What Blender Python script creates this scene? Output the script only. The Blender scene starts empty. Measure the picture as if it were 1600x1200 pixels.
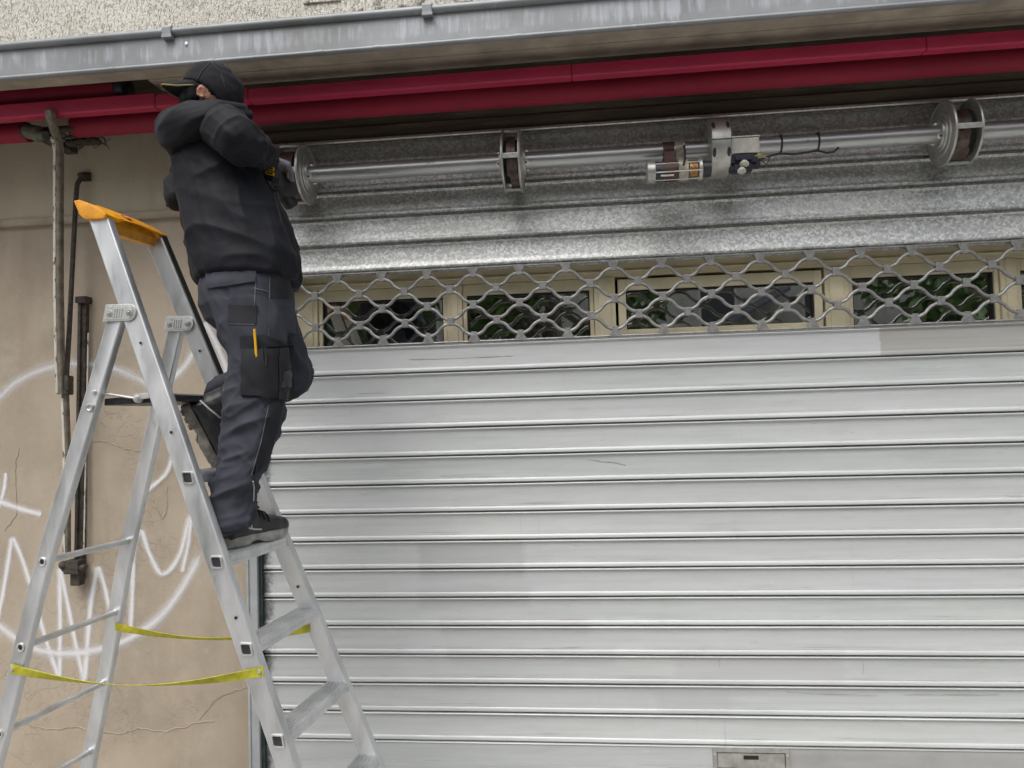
import bpy, math, random
import numpy as np
from mathutils import Vector, Matrix, noise
from mathutils.bvhtree import BVHTree
random.seed(7)
S = bpy.context.scene
COL = S.collection
R = math.radians

# ------------------------------------------------------------------ camera, sky, sun, exposure
YAW, PITCH, ROLL, FPX = R(6.058), R(2.370), R(1.667), 1200.0
CAM = Vector((0.0, -3.311, 1.6))
_f = Vector((-math.sin(YAW)*math.cos(PITCH), math.cos(YAW)*math.cos(PITCH), math.sin(PITCH)))
_r0 = Vector((math.cos(YAW), math.sin(YAW), 0)); _u0 = _r0.cross(_f)
_r = _r0*math.cos(ROLL) - _u0*math.sin(ROLL)
_u = _u0*math.cos(ROLL) + _r0*math.sin(ROLL)
cd = bpy.data.cameras.new('camera'); cam = bpy.data.objects.new('camera', cd); COL.objects.link(cam)
cd.sensor_fit = 'HORIZONTAL'; cd.sensor_width = 36; cd.lens = 36*FPX/1600
cd.clip_start = 0.05; cd.clip_end = 500
cam.matrix_world = Matrix(((_r.x, _u.x, -_f.x, CAM.x), (_r.y, _u.y, -_f.y, CAM.y), (_r.z, _u.z, -_f.z, CAM.z), (0, 0, 0, 1)))
S.camera = cam

w = bpy.data.worlds.new('World'); S.world = w; w.use_nodes = True
nt = w.node_tree; nt.nodes.clear()
sky = nt.nodes.new('ShaderNodeTexSky'); sky.sky_type = 'NISHITA'; sky.sun_disc = False
sky.sun_elevation = R(58); sky.sun_rotation = R(200); sky.dust_density = 4.0; sky.air_density = 1.0; sky.ozone_density = 0.6
hs = nt.nodes.new('ShaderNodeHueSaturation'); hs.inputs['Saturation'].default_value = 0.27
bg = nt.nodes.new('ShaderNodeBackground'); bg.inputs['Strength'].default_value = 0.15
wo = nt.nodes.new('ShaderNodeOutputWorld')
nt.links.new(sky.outputs[0], hs.inputs['Color']); nt.links.new(hs.outputs[0], bg.inputs['Color']); nt.links.new(bg.outputs[0], wo.inputs[0])
sd = bpy.data.lights.new('sun', 'SUN'); sd.energy = 1.1; sd.angle = R(35); sd.color = (1.0, 0.97, 0.93)
sun = bpy.data.objects.new('sun', sd); COL.objects.link(sun)
sun.rotation_euler = Vector((0.2, 0.5, -0.9)).to_track_quat('-Z', 'Y').to_euler()
S.view_settings.view_transform = 'Standard'; S.view_settings.look = 'None'
S.view_settings.gamma = 1; S.view_settings.use_curve_mapping = False
S.view_settings.exposure = 0.48

# ------------------------------------------------------------------ measuring helpers (all give points at real depths)
def ray(px, py): return _f + _r*((px-800)/FPX) - _u*((py-600)/FPX)
def W(px, py, Y):
    d = ray(px, py); return CAM + d*((Y-CAM.y)/d.y)
def V(px, py, dep): return CAM + ray(px, py)*dep
def Hz(px, py, z):
    d = ray(px, py); return CAM + d*((z-CAM.z)/d.z)

# ------------------------------------------------------------------ mesh helpers
class MB:
    def __init__(s): s.v = []; s.f = []; s.uv = {}
    def add(s, vs, fs):
        n = len(s.v); s.v += [Vector(v) for v in vs]; s.f += [tuple(i+n for i in f) for f in fs]; return s
    def box(s, c, d, M=None):
        c = Vector(c); M = M or Matrix.Identity(3)
        vs = [c + M @ Vector((x*d[0]/2, y*d[1]/2, z*d[2]/2)) for x in (-1, 1) for y in (-1, 1) for z in (-1, 1)]
        return s.add(vs, [(0,1,3,2),(4,6,7,5),(0,4,5,1),(2,3,7,6),(0,2,6,4),(1,5,7,3)])
    def bb(s, x0, x1, y0, y1, z0, z1): return s.box(((x0+x1)/2, (y0+y1)/2, (z0+z1)/2), (x1-x0, y1-y0, z1-z0))
    def loft(s, rings, cap=True):
        n = len(rings[0]); vs = [p for r in rings for p in r]; fs = []
        for i in range(len(rings)-1):
            for j in range(n):
                k = (j+1) % n; fs.append((i*n+j, i*n+k, (i+1)*n+k, (i+1)*n+j))
        if cap:
            fs.append(tuple(range(n-1, -1, -1))); fs.append(tuple((len(rings)-1)*n+j for j in range(n)))
        return s.add(vs, fs)
    def prism(s, prof, x0, x1, segs=1):      # (y,z) profile run along X
        return s.loft([[Vector((x0+(x1-x0)*i/segs, y, z)) for y, z in prof] for i in range(segs+1)])
    def poly(s, prof, p0, p1, U, Vv):          # (u,v) outline swept p0 -> p1
        p0, p1 = Vector(p0), Vector(p1)
        return s.loft([[p + U*a + Vv*b for a, b in prof] for p in (p0, p1)])
    def tube(s, path, r, n=12, cap=True, flat=1.0, up=None):
        path = [Vector(p) for p in path]; rings = []; ref = Vector(up) if up else None
        for i, p in enumerate(path):
            t = (path[min(i+1, len(path)-1)] - path[max(i-1, 0)]).normalized()
            if ref is None:
                ref = Vector((0, 0, 1)) if abs(t.z) < .9 else Vector((1, 0, 0))
            a = t.cross(ref).normalized(); b = a.cross(t).normalized(); ref = b if up is None else ref
            rr = r[i] if isinstance(r, (list, tuple)) else r
            rings.append([p + a*(rr*math.cos(2*math.pi*k/n)) + b*(rr*flat*math.sin(2*math.pi*k/n)) for k in range(n)])
        return s.loft(rings, cap)
    def lathe(s, o, ax, prof, n=24, cap=True):   # prof: (distance along axis, radius)
        o = Vector(o); ax = Vector(ax).normalized()
        a = ax.orthogonal().normalized(); b = ax.cross(a)
        return s.loft([[o + ax*t + a*(r*math.cos(2*math.pi*k/n)) + b*(r*math.sin(2*math.pi*k/n)) for k in range(n)] for t, r in prof], cap)
    def ell(s, c, rad, M=None, n=14, m=10):
        c = Vector(c); M = M or Matrix.Identity(3)
        rings = []
        for i in range(m+1):
            th = math.pi*(i+.02)/(m+.04); rings.append([c + M @ Vector((rad[0]*math.sin(th)*math.cos(2*math.pi*k/n), rad[1]*math.sin(th)*math.sin(2*math.pi*k/n), rad[2]*math.cos(th))) for k in range(n)])
        return s.loft(rings[::-1])
WP = {}
def link(o, parent=None, loc=Vector((0, 0, 0))):
    COL.objects.link(o); WP[o.name] = Vector(loc); o.location = loc
    if parent is not None:
        o.parent = parent; o.location = Vector(loc) - WP[parent.name]
    return o
def thing(name, label, cat, loc=(0, 0, 0), group=None):
    o = bpy.data.objects.new(name, None); o.empty_display_size = .1; link(o, None, Vector(loc))
    o['label'] = label; o['category'] = cat
    if group: o['group'] = group
    return o
def tag(o, label=None, cat=None, group=None, kind=None):
    for k, v in (('label', label), ('category', cat), ('group', group), ('kind', kind)):
        if v: o[k] = v
    return o
def obj(name, mb, mat, parent=None, smooth=False, bev=0, loc=None, ang=40):
    if loc is None:
        lo = [min(v[k] for v in mb.v) for k in range(3)]; hi = [max(v[k] for v in mb.v) for k in range(3)]
        loc = Vector([(a+b)/2 for a, b in zip(lo, hi)]); vs = [v-loc for v in mb.v]
    else: loc = Vector(loc); vs = mb.v
    me = bpy.data.meshes.new(name); me.from_pydata([tuple(v) for v in vs], [], mb.f); me.update()
    if mb.uv:
        ul = me.uv_layers.new(name='UVMap')
        for lp in me.loops: ul.data[lp.index].uv = mb.uv[lp.vertex_index]
    if mat: me.materials.append(mat)
    import bmesh
    b = bmesh.new(); b.from_mesh(me); bmesh.ops.recalc_face_normals(b, faces=b.faces)
    if bev:
        es = [e for e in b.edges if len(e.link_faces) == 2 and e.calc_face_angle(0) > R(50)]
        bmesh.ops.bevel(b, geom=es, offset=bev, segments=2, affect='EDGES', profile=.6, clamp_overlap=True)
    if smooth:
        for f in b.faces: f.smooth = True
        for e in b.edges:
            if len(e.link_faces) == 2 and e.calc_face_angle(0) > R(ang): e.smooth = False
    b.to_mesh(me); b.free()
    return link(bpy.data.objects.new(name, me), parent, loc)
def inst(src, parent, loc):
    o = src.copy(); return link(o, parent, loc)
def fuse(name, mbs, mat, parent, vox=.008, it=4, disp=None):
    mb = MB()
    for m in mbs: mb.add(m.v, m.f)
    me = bpy.data.meshes.new('tmp'); me.from_pydata([tuple(v) for v in mb.v], [], mb.f)
    import bmesh
    b = bmesh.new(); b.from_mesh(me); bmesh.ops.recalc_face_normals(b, faces=b.faces); b.to_mesh(me); b.free()
    o = bpy.data.objects.new('tmp', me); COL.objects.link(o)
    m = o.modifiers.new('r', 'REMESH'); m.mode = 'VOXEL'; m.voxel_size = vox
    m2 = o.modifiers.new('s', 'SMOOTH'); m2.factor = .5; m2.iterations = it
    dg = bpy.context.evaluated_depsgraph_get(); dg.update()
    em = bpy.data.meshes.new_from_object(o.evaluated_get(dg)); bpy.data.objects.remove(o); bpy.data.meshes.remove(me)
    if disp:
        nr = [v.normal.copy() for v in em.vertices]
        for v, n in zip(em.vertices, nr): v.co = v.co + n*disp(v.co, n)
    em.update(); em.name = name
    lo = Vector(np.min([v.co[:] for v in em.vertices], axis=0)); hi = Vector(np.max([v.co[:] for v in em.vertices], axis=0)); c = (lo+hi)/2
    bvh = BVHTree.FromPolygons([v.co.copy() for v in em.vertices], [tuple(p.vertices) for p in em.polygons])
    em.transform(Matrix.Translation(-c))
    for p in em.polygons: p.use_smooth = True
    em.materials.clear(); em.materials.append(mat)
    return link(bpy.data.objects.new(name, em), parent, c), bvh

# ------------------------------------------------------------------ material helpers
class NT:
    def __init__(s, name, **kw):
        s.m = bpy.data.materials.new(name); s.m.use_nodes = True; s.t = s.m.node_tree
        s.b = s.t.nodes['Principled BSDF']; s.pos = s.n('ShaderNodeNewGeometry').outputs['Position']
        s.set(**kw)
    def set(s, **kw):
        for k, v in kw.items(): s._in(s.b.inputs[k.replace('_', ' ')], v)
        return s
    def _in(s, sock, v):
        if isinstance(v, bpy.types.NodeSocket): s.t.links.new(v, sock)
        else:
            if sock.type == 'RGBA' and len(v) == 3: v = (*v, 1)
            sock.default_value = v
    def n(s, typ, props=None, ins=None):
        nd = s.t.nodes.new(typ)
        for k, v in (props or {}).items(): setattr(nd, k, v)
        for k, v in (ins or {}).items(): s._in(nd.inputs[k], v)
        return nd
    def mp(s, sc=(1, 1, 1), vec=None, rot=(0, 0, 0), loc=(0, 0, 0)):
        return s.n('ShaderNodeMapping', None, {'Vector': vec or s.pos, 'Scale': sc, 'Rotation': rot, 'Location': loc}).outputs[0]
    def noise(s, sc, vec=None, det=4, ro=.6, dist=0):
        return s.n('ShaderNodeTexNoise', None, {'Vector': vec or s.pos, 'Scale': sc, 'Detail': det, 'Roughness': ro, 'Distortion': dist}).outputs['Fac']
    def voro(s, sc, vec=None, feat='F1', out='Distance', rnd=1.0):
        return s.n('ShaderNodeTexVoronoi', {'feature': feat}, {'Vector': vec or s.pos, 'Scale': sc, 'Randomness': rnd}).outputs[out]
    def ramp(s, fac, pts):
        nd = s.n('ShaderNodeValToRGB', None, {'Fac': fac}); e = nd.color_ramp.elements
        while len(e) < len(pts): e.new(.5)
        for q, (p, c) in zip(e, pts):
            q.position = p; q.color = (c, c, c, 1) if isinstance(c, (int, float)) else (*c, 1)
        return nd.outputs[0]
    def mix(s, fac, a, b, mode='MIX'):
        nd = s.n('ShaderNodeMix', {'data_type': 'RGBA', 'blend_type': mode}); nd.clamp_result = False
        s._in(nd.inputs[0], fac); s._in(nd.inputs[6], a); s._in(nd.inputs[7], b); return nd.outputs[2]
    def math(s, op, a, b=0.0, c=0.0):
        nd = s.n('ShaderNodeMath', {'operation': op}); s._in(nd.inputs[0], a); s._in(nd.inputs[1], b); s._in(nd.inputs[2], c); return nd.outputs[0]
    def bump(s, h, st=.5, d=.01, nrm=None):
        nd = s.n('ShaderNodeBump', None, {'Height': h, 'Strength': st, 'Distance': d})
        if nrm: s._in(nd.inputs['Normal'], nrm)
        return nd.outputs[0]
    def xyz(s):
        return s.n('ShaderNodeSeparateXYZ', None, {'Vector': s.pos}).outputs
    def rect(s, x0, x1, z0, z1, soft=.012, X=None, Z=None):     # painted-over patch with an uneven edge
        def side(v, a, b):
            l = s.math('SMOOTH_MIN', s.math('SUBTRACT', v, a), s.math('SUBTRACT', b, v), .001)
            nd = s.n('ShaderNodeMapRange', None, {'Value': l, 'From Min': -soft, 'From Max': soft}); return nd.outputs[0]
        return s.math('MULTIPLY', side(X, x0, x1), side(Z, z0, z1))

def simple(name, col, rough=.6, metal=0.0, var=.15, sc=25, bump=0.0, bsc=200, **kw):
    t = NT(name, Roughness=rough, Metallic=metal, **kw)
    n = t.noise(sc); a = tuple(c*(1-var*1.6) for c in col); b = tuple(min(1, c*(1+var)) for c in col)
    t.set(Base_Color=t.ramp(n, [(.3, a), (.7, b)]))
    rr = t.noise(sc*1.7)
    t.set(Roughness=t.math('MULTIPLY_ADD', rr, .25, rough-.125))
    if bump: t.set(Normal=t.bump(t.noise(bsc), bump, .002))
    return t.m

SP = 0.122; Z0 = 1.923
def mat_slat():
    t = NT('painted_slat', Roughness=.42)
    X, Y, Z = t.xyz()
    st = t.noise(1, t.mp((1.3, 1, 38)), 6, .65)
    col = t.ramp(st, [(.25, (.45, .482, .48)), (.5, (.56, .588, .582)), (.75, (.64, .66, .652))])
    big = t.noise(1.1, t.mp((1, 1, 2.5)), 3)
    idx = t.math('FLOOR', t.math('DIVIDE', t.math('SUBTRACT', Z0+.002, Z), SP))
    wn = t.n('ShaderNodeTexWhiteNoise', {'noise_dimensions': '1D'}, {'W': idx})
    col = t.mix(.11, col, wn.outputs['Value'], 'MULTIPLY')
    col = t.mix(.022, col, wn.outputs['Color'], 'MULTIPLY')
    col = t.mix(t.math('MULTIPLY', t.ramp(t.noise(1, t.mp((.55, 1, 11), loc=(3, 0, 2)), 5, .6), [(.42, 0.0), (.7, 1.0)]), .5), col, (.47, .485, .487))
    col = t.mix(t.ramp(big, [(.4, 0.0), (.65, .35)]), col, (.55, .565, .58))
    wob = t.math('MULTIPLY', t.math('SUBTRACT', t.noise(18), .5), .05)
    Xw = t.math('ADD', X, wob); Zw = t.math('ADD', Z, t.math('MULTIPLY', wob, .35))
    for (x0, x1, z0, z1, c, a) in (
        (-.78, -.32, .905, 1.06, (.44, .45, .445), .55), (-.79, -.30, .78, .862, (.45, .455, .46), .5), (-.70, -.05, .66, .74, (.46, .46, .475), .45),
        (-.66, .05, .54, .615, (.46, .455, .475), .4), (.30, .98, .47, .615, (.50, .49, .51), .4), (-.74, .62, .42, .49, (.46, .47, .48), .35),
        (.55, 2.3, 1.06, 1.15, (.52, .53, .53), .3), (.22, .52, .335, .43, (.48, .48, .50), .45)):
        col = t.mix(t.math('MULTIPLY', t.rect(x0, x1, z0, z1, .014, Xw, Zw), a*1.15), col, tuple(q*.92 for q in c))
    worn = t.ramp(t.noise(1, t.mp((1.2, 1, 60)), 5), [(.3, (.30, .29, .27)), (.7, (.40, .39, .36))])
    col = t.mix(t.math('MULTIPLY', t.rect(1.185, 5, 1.803, 1.96, .004, Xw, Z), .8), col, worn)
    grime = t.ramp(t.noise(3, t.mp((1, 1, 2)), 6), [(.3, (.25, .24, .23)), (.72, (.42, .41, .40))])
    col = t.mix(t.math('MULTIPLY', t.rect(.66, 5, -.1, .205, .03, Xw, Zw), .8), col, grime)
    ph = t.math('FRACT', t.math('DIVIDE', t.math('SUBTRACT', Z0, Z), SP))          # 0 at the top lip, 1 at the bottom
    def band(a, b):
        return t.n('ShaderNodeMapRange', {'interpolation_type': 'SMOOTHSTEP'}, {'Value': t.math('ABSOLUTE', t.math('SUBTRACT', ph, (a+b)/2)), 'From Min': (b-a)/2, 'From Max': (b-a)/2*.3, 'To Min': 0.0, 'To Max': 1.0}).outputs[0]
    scr = t.ramp(t.noise(1, t.mp((2.5, 1, 260)), 5, .75), [(.55, 0.0), (.60, 1.0)])
    msk = t.ramp(t.noise(2.1, t.mp((1, 1, 9)), 3), [(.44, 0.0), (.55, 1.0)])
    col = t.mix(t.math('MULTIPLY', t.math('MULTIPLY', scr, band(.66, .88)), t.math('MULTIPLY', msk, .75)), col, (.22, .21, .20))
    scr2 = t.ramp(t.noise(1, t.mp((7, 1, 40)), 6, .75), [(.635, 0.0), (.70, 1.0)])
    col = t.mix(t.math('MULTIPLY', scr2, .55), col, (.26, .26, .26))
    drip = t.ramp(t.noise(1, t.mp((38, 1, 1.6), loc=(4, 0, 0)), 4, .7), [(.63, 0.0), (.72, 1.0)])
    col = t.mix(t.math('MULTIPLY', t.math('MULTIPLY', drip, t.ramp(t.noise(1.7, t.mp(loc=(8, 0, 1)), 3), [(.48, 0.0), (.6, 1.0)])), .32), col, (.30, .30, .29))
    smu = t.ramp(t.noise(1, t.mp((2.6, 1, 14), loc=(1, 0, 6)), 6, .7), [(.56, 0.0), (.70, 1.0)])
    col = t.mix(t.math('MULTIPLY', smu, .30), col, (.36, .355, .345))
    wht = t.ramp(t.noise(1, t.mp((9, 1, 70)), 5, .7), [(.665, 0.0), (.70, 1.0)])
    col = t.mix(t.math('MULTIPLY', wht, .5), col, (.75, .75, .75))
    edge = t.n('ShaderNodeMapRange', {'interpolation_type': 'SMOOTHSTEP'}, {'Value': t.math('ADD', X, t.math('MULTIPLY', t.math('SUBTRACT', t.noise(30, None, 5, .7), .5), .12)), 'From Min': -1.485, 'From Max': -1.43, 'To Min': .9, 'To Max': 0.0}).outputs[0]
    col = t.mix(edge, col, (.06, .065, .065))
    rub = t.ramp(t.noise(9, t.mp((1, 1, 3)), 5, .7), [(.45, 0.0), (.8, .3)])
    col = t.mix(rub, col, (.44, .44, .43))
    t.set(Base_Color=col, Roughness=t.math('MULTIPLY_ADD', st, .25, .32), Metallic=.12)
    t.set(Normal=t.bump(t.noise(1, t.mp((3, 1, 30)), 5), .18, .003))
    return t.m
def mat_galv(name='galvanised_steel', dark=1.0, sc=105):
    t = NT(name, Metallic=.62)
    wv = t.mp((1, 1, 1.1))
    wn = t.n('ShaderNodeTexNoise', None, {'Vector': t.pos, 'Scale': 90.0, 'Detail': 3})
    vec = t.n('ShaderNodeVectorMath', {'operation': 'MULTIPLY_ADD'}, {0: wn.outputs['Color'], 1: (.012, .012, .012), 2: wv}).outputs[0]
    cell = t.voro(sc, vec, out='Color'); g = t.n('ShaderNodeSeparateXYZ', None, {'Vector': cell}).outputs[0]
    fine = t.noise(260, None, 3)
    f = t.math('MULTIPLY_ADD', fine, .5, t.math('MULTIPLY', g, .55))
    d = dark
    col = t.ramp(f, [(.24, (.37*d, .385*d, .385*d)), (.5, (.53*d, .545*d, .54*d)), (.74, (.76*d, .77*d, .75*d))])
    big = t.ramp(t.noise(2.2, t.mp((1, 1, 4)), 5), [(.4, 0.0), (.75, .4)])
    col = t.mix(big, col, (.46*d, .45*d, .40*d))
    sm_ = t.ramp(t.noise(1, t.mp((1.1, 1, 26), loc=(7, 0, 3)), 5, .65), [(.5, 0.0), (.75, .5)])
    col = t.mix(sm_, col, (.36*d, .36*d, .34*d))
    t.set(Base_Color=col, Roughness=t.math('MULTIPLY_ADD', g, .04, .41))
    t.set(Normal=t.bump(t.noise(14, t.mp((.5, 1, 1)), 2), .06, .004))
    return t.m
def mat_alu():
    t = NT('aluminium', Metallic=.9)
    sm = t.noise(9, t.mp((1, 1, .35)), 5, .6)
    fine = t.noise(70, t.mp((1, 1, .15)), 4)
    col = t.ramp(sm, [(.28, (.50, .51, .52)), (.5, (.68, .69, .70)), (.75, (.84, .845, .85))])
    scf = t.ramp(t.noise(35, t.mp((1, 1, .2)), 5, .75), [(.66, 0.0), (.72, .6)])
    col = t.mix(scf, col, (.25, .25, .25))
    t.set(Base_Color=col, Roughness=t.math('MULTIPLY_ADD', fine, .25, t.math('MULTIPLY_ADD', sm, .45, .10)))
    t.set(Normal=t.bump(fine, .06, .002))
    return t.m
def mat_render():
    t = NT('beige_render', Roughness=.85)
    X, Y, Z = t.xyz()
    n1 = t.noise(2.2, None, 6, .65); n2 = t.noise(28, None, 5)
    col = t.ramp(n1, [(.3, (.32, .268, .205)), (.5, (.40, .335, .258)), (.72, (.45, .382, .30))])
    strk = t.ramp(t.noise(6, t.mp((1, 1, .12)), 5), [(.5, 0.0), (.8, .45)])
    col = t.mix(strk, col, (.27, .22, .165))
    col = t.mix(t.ramp(n2, [(.55, 0.0), (.8, .25)]), col, (.46, .40, .33))
    damp = t.ramp(t.noise(1.3, t.mp((1, 1, .6), loc=(2.2, 0, 4)), 6, .7), [(.5, 0.0), (.68, .4)])
    col = t.mix(damp, col, (.30, .26, .205))
    pale = t.ramp(t.noise(4.5, t.mp(loc=(9, 0, 4)), 6, .75), [(.56, 0.0), (.66, .35)])
    col = t.mix(pale, col, (.47, .42, .35))
    spot = t.ramp(t.noise(14, None, 6, .8), [(.68, 0.0), (.74, .8)])
    col = t.mix(spot, col, (.20, .16, .12))
    # hairline crazing in patches
    wv = t.n('ShaderNodeVectorMath', {'operation': 'MULTIPLY_ADD'}, {0: t.n('ShaderNodeTexNoise', None, {'Vector': t.pos, 'Scale': 9.0, 'Detail': 4}).outputs['Color'], 1: (.22, .22, .22), 2: t.pos}).outputs[0]
    cr = t.voro(15, wv, 'DISTANCE_TO_EDGE'); cl = t.ramp(cr, [(.0, 1.0), (.035, 0.0)])
    low = t.n('ShaderNodeMapRange', None, {'Value': Z, 'From Min': 2.0, 'From Max': 1.2, 'To Min': -.12, 'To Max': .03}).outputs[0]
    pm = t.ramp(t.math('ADD', t.noise(2.6, t.mp((1, 1, 1), loc=(3.1, 0, 1.7)), 3), low), [(.50, 0.0), (.60, 1.0)])
    ck = t.math('MULTIPLY', cl, pm)
    col = t.mix(t.math('MULTIPLY', ck, .22), col, (.22, .17, .12))
    flake = t.ramp(t.noise(7, t.mp(loc=(5, 2, 1)), 6, .75), [(.66, 0.0), (.68, 1.0)])
    col = t.mix(t.math('MULTIPLY', flake, .25), col, (.44, .36, .28))
    t.set(Base_Color=col)
    h = t.math('ADD', t.math('MULTIPLY', n2, .35), t.math('MULTIPLY', flake, .35))
    h = t.math('SUBTRACT', h, t.math('MULTIPLY', ck, .55))
    h = t.math('ADD', h, t.math('MULTIPLY', t.noise(110, None, 3), .25))
    t.set(Normal=t.bump(h, .55, .006))
    return t.m
def mat_band():
    t = NT('upper_band_render', Roughness=.85)
    col = t.ramp(t.noise(3, t.mp((1, 1, .5)), 6, .65), [(.3, (.40, .355, .265)), (.7, (.50, .445, .335))])
    strk = t.ramp(t.noise(9, t.mp((1, 1, .15)), 5), [(.52, 0.0), (.8, .5)])
    col = t.mix(strk, col, (.28, .25, .18))
    col = t.mix(t.ramp(t.noise(40, None, 4, .75), [(.68, 0.0), (.75, .5)]), col, (.14, .12, .09))
    t.set(Base_Color=col, Normal=t.bump(t.noise(60), .3, .004)); return t.m
def mat_roughcast():
    t = NT('rough_cast', Roughness=.95)
    X, Y, Z = t.xyz()
    wv = t.n('ShaderNodeVectorMath', {'operation': 'MULTIPLY_ADD'}, {0: t.n('ShaderNodeTexNoise', None, {'Vector': t.pos, 'Scale': 40.0, 'Detail': 2}).outputs['Color'], 1: (.02, .02, .02), 2: t.pos}).outputs[0]
    pit = t.noise(150, t.mp((1.3, 1, .33), vec=wv), 4, .6)
    p = t.ramp(pit, [(.33, 1.0), (.46, 0.0)])
    col = t.ramp(t.noise(5, None, 6), [(.3, (.60, .575, .505)), (.7, (.76, .735, .66))])
    col = t.mix(t.math('MULTIPLY', p, .36), col, (.36, .33, .27))
    low = t.n('ShaderNodeMapRange', None, {'Value': Z, 'From Min': 3.42, 'From Max': 3.16, 'To Min': -.10, 'To Max': .10}).outputs[0]
    side = t.n('ShaderNodeMapRange', None, {'Value': X, 'From Min': -1.5, 'From Max': -.9, 'To Min': -.12, 'To Max': .08}).outputs[0]
    stn = t.ramp(t.math('ADD', t.math('ADD', t.noise(13, None, 6, .75), low), side), [(.60, 0.0), (.66, 1.0)])
    col = t.mix(t.math('MULTIPLY', stn, .8), col, (.10, .09, .08))
    t.set(Base_Color=col, Normal=t.bump(t.math('SUBTRACT', t.noise(60), t.math('MULTIPLY', p, 1.2)), .8, .007)); return t.m
def mat_zinc():
    t = NT('zinc_gutter', Metallic=.35)
    col = t.ramp(t.noise(4, t.mp((1, 1, .6)), 6), [(.3, (.205, .215, .222)), (.7, (.30, .312, .325))])
    X, Y, Z = t.xyz()
    dr = t.noise(1, t.mp((30, 30, 3.4)), 6, .62, .3)
    zz = t.n('ShaderNodeMapRange', None, {'Value': t.math('ABSOLUTE', t.math('SUBTRACT', Z, 3.055)), 'From Min': .02, 'From Max': .055, 'To Min': .06, 'To Max': -.12}).outputs[0]
    area = t.math('MULTIPLY', t.math('SUBTRACT', t.noise(1.6, t.mp((1, 1, 1))), .5), .5)
    pale = t.ramp(t.math('ADD', t.math('ADD', dr, zz), area), [(.52, 0.0), (.68, .55)])
    col = t.mix(pale, col, (.46, .48, .53))
    grn = t.ramp(t.noise(2.5, t.mp((1, 1, 2), loc=(2, 0, 0)), 5), [(.52, 0.0), (.75, .6)])
    col = t.mix(grn, col, (.17, .17, .145))
    t.set(Base_Color=col, Roughness=.55, Normal=t.bump(t.noise(7, None, 4), .25, .01)); return t.m
def mat_red(name, base, sc, rough=.6):
    t = NT(name, Roughness=rough)
    a = tuple(c*.72 for c in base)
    col = t.ramp(t.noise(sc, t.mp((.5, 1, 2)), 6, .65), [(.3, a), (.7, base)])
    dirt = t.ramp(t.noise(11, t.mp((1, 1, 1)), 6, .75), [(.6, 0.0), (.76, .5)])
    col = t.mix(dirt, col, (.06, .02, .025))
    t.set(Base_Color=col, Normal=t.bump(t.noise(30, t.mp((.4, 1, 1))), .2, .003)); return t.m
def mat_lintel():
    t = NT('dark_lintel', Roughness=.9)
    col = t.ramp(t.noise(1, t.mp((1.5, 4, 22)), 6, .7), [(.3, (.06, .046, .034)), (.55, (.14, .11, .08)), (.8, (.26, .21, .15))])
    t.set(Base_Color=col, Normal=t.bump(t.noise(1, t.mp((4, 4, 40)), 5), .6, .006)); return t.m
def mat_chipped(name='chipped_white_paint', lo=.56):
    t = NT(name, Roughness=.6)
    ch = t.ramp(t.noise(55, t.mp((1, 1, .35)), 5, .7), [(lo, 0.0), (lo+.04, 1.0)])
    ch2 = t.ramp(t.noise(24, t.mp((1, 1, .4), loc=(1, 1, 1)), 5, .7), [(lo+.04, 0.0), (lo+.08, 1.0)])
    col = t.mix(ch, t.ramp(t.noise(12), [(.3, (.50, .47, .40)), (.7, (.62, .59, .52))]), (.10, .075, .055))
    col = t.mix(ch2, col, (.16, .12, .09))
    t.set(Base_Color=col, Normal=t.bump(t.math('SUBTRACT', 1.0, ch), .6, .003)); return t.m
def mat_fabric(name, c0, c1, rough=.8, weave=900, bst=.12):
    t = NT(name, Roughness=rough, Sheen_Weight=.03, Sheen_Roughness=.5, Specular_IOR_Level=.25)
    n = t.noise(16, None, 6, .65)
    t.set(Base_Color=t.ramp(n, [(.3, c0), (.7, c1)]))
    h = t.math('ADD', t.noise(weave, None, 2), t.math('MULTIPLY', t.noise(45, t.mp((1, 1, 1.6)), 4), 1.6))
    t.set(Normal=t.bump(h, bst, .004)); return t.m
def mat_graffiti():
    t = NT('white_spray_paint', Roughness=.7, Base_Color=(.82, .82, .84))
    uv = t.n('ShaderNodeTexCoord').outputs['UV']; s = t.n('ShaderNodeSeparateXYZ', None, {'Vector': uv}).outputs
    e = t.math('SUBTRACT', 1.0, t.math('MULTIPLY', t.math('ABSOLUTE', t.math('SUBTRACT', s[1], .5)), 2.0))
    e = t.math('MULTIPLY', e, s[0])
    e = t.math('ADD', e, t.math('MULTIPLY', t.math('SUBTRACT', t.noise(330, None, 4, .85), .5), .95))
    def stp(lo, hi, to): return t.n('ShaderNodeMapRange', {'interpolation_type': 'SMOOTHSTEP'}, {'Value': e, 'From Min': lo, 'From Max': hi, 'To Max': to}).outputs[0]
    a = t.math('ADD', stp(.36, .98, .48), stp(.02, .90, .36))
    t.set(Alpha=a, Normal=t.bump(t.noise(60, None, 4), .3, .004)); return t.m
def mat_glass():
    t = NT('window_glass'); o = t.t.nodes['Material Output']
    g = t.n('ShaderNodeBsdfGlossy', None, {'Roughness': .015, 'Color': (.95, .97, .96, 1)})
    tr = t.n('ShaderNodeBsdfTransparent', None, {'Color': (.80, .84, .82, 1)})
    lw = t.n('ShaderNodeFresnel', None, {'IOR': 1.9})
    mx = t.n('ShaderNodeMixShader', None, {0: t.math('MULTIPLY_ADD', lw.outputs[0], 1.3, .40), 1: tr.outputs[0], 2: g.outputs[0]})
    nb = t.bump(t.noise(1.6, None, 1), .05, .02); t._in(g.inputs['Normal'], nb)
    t.t.links.new(mx.outputs[0], o.inputs[0]); return t.m
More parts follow.
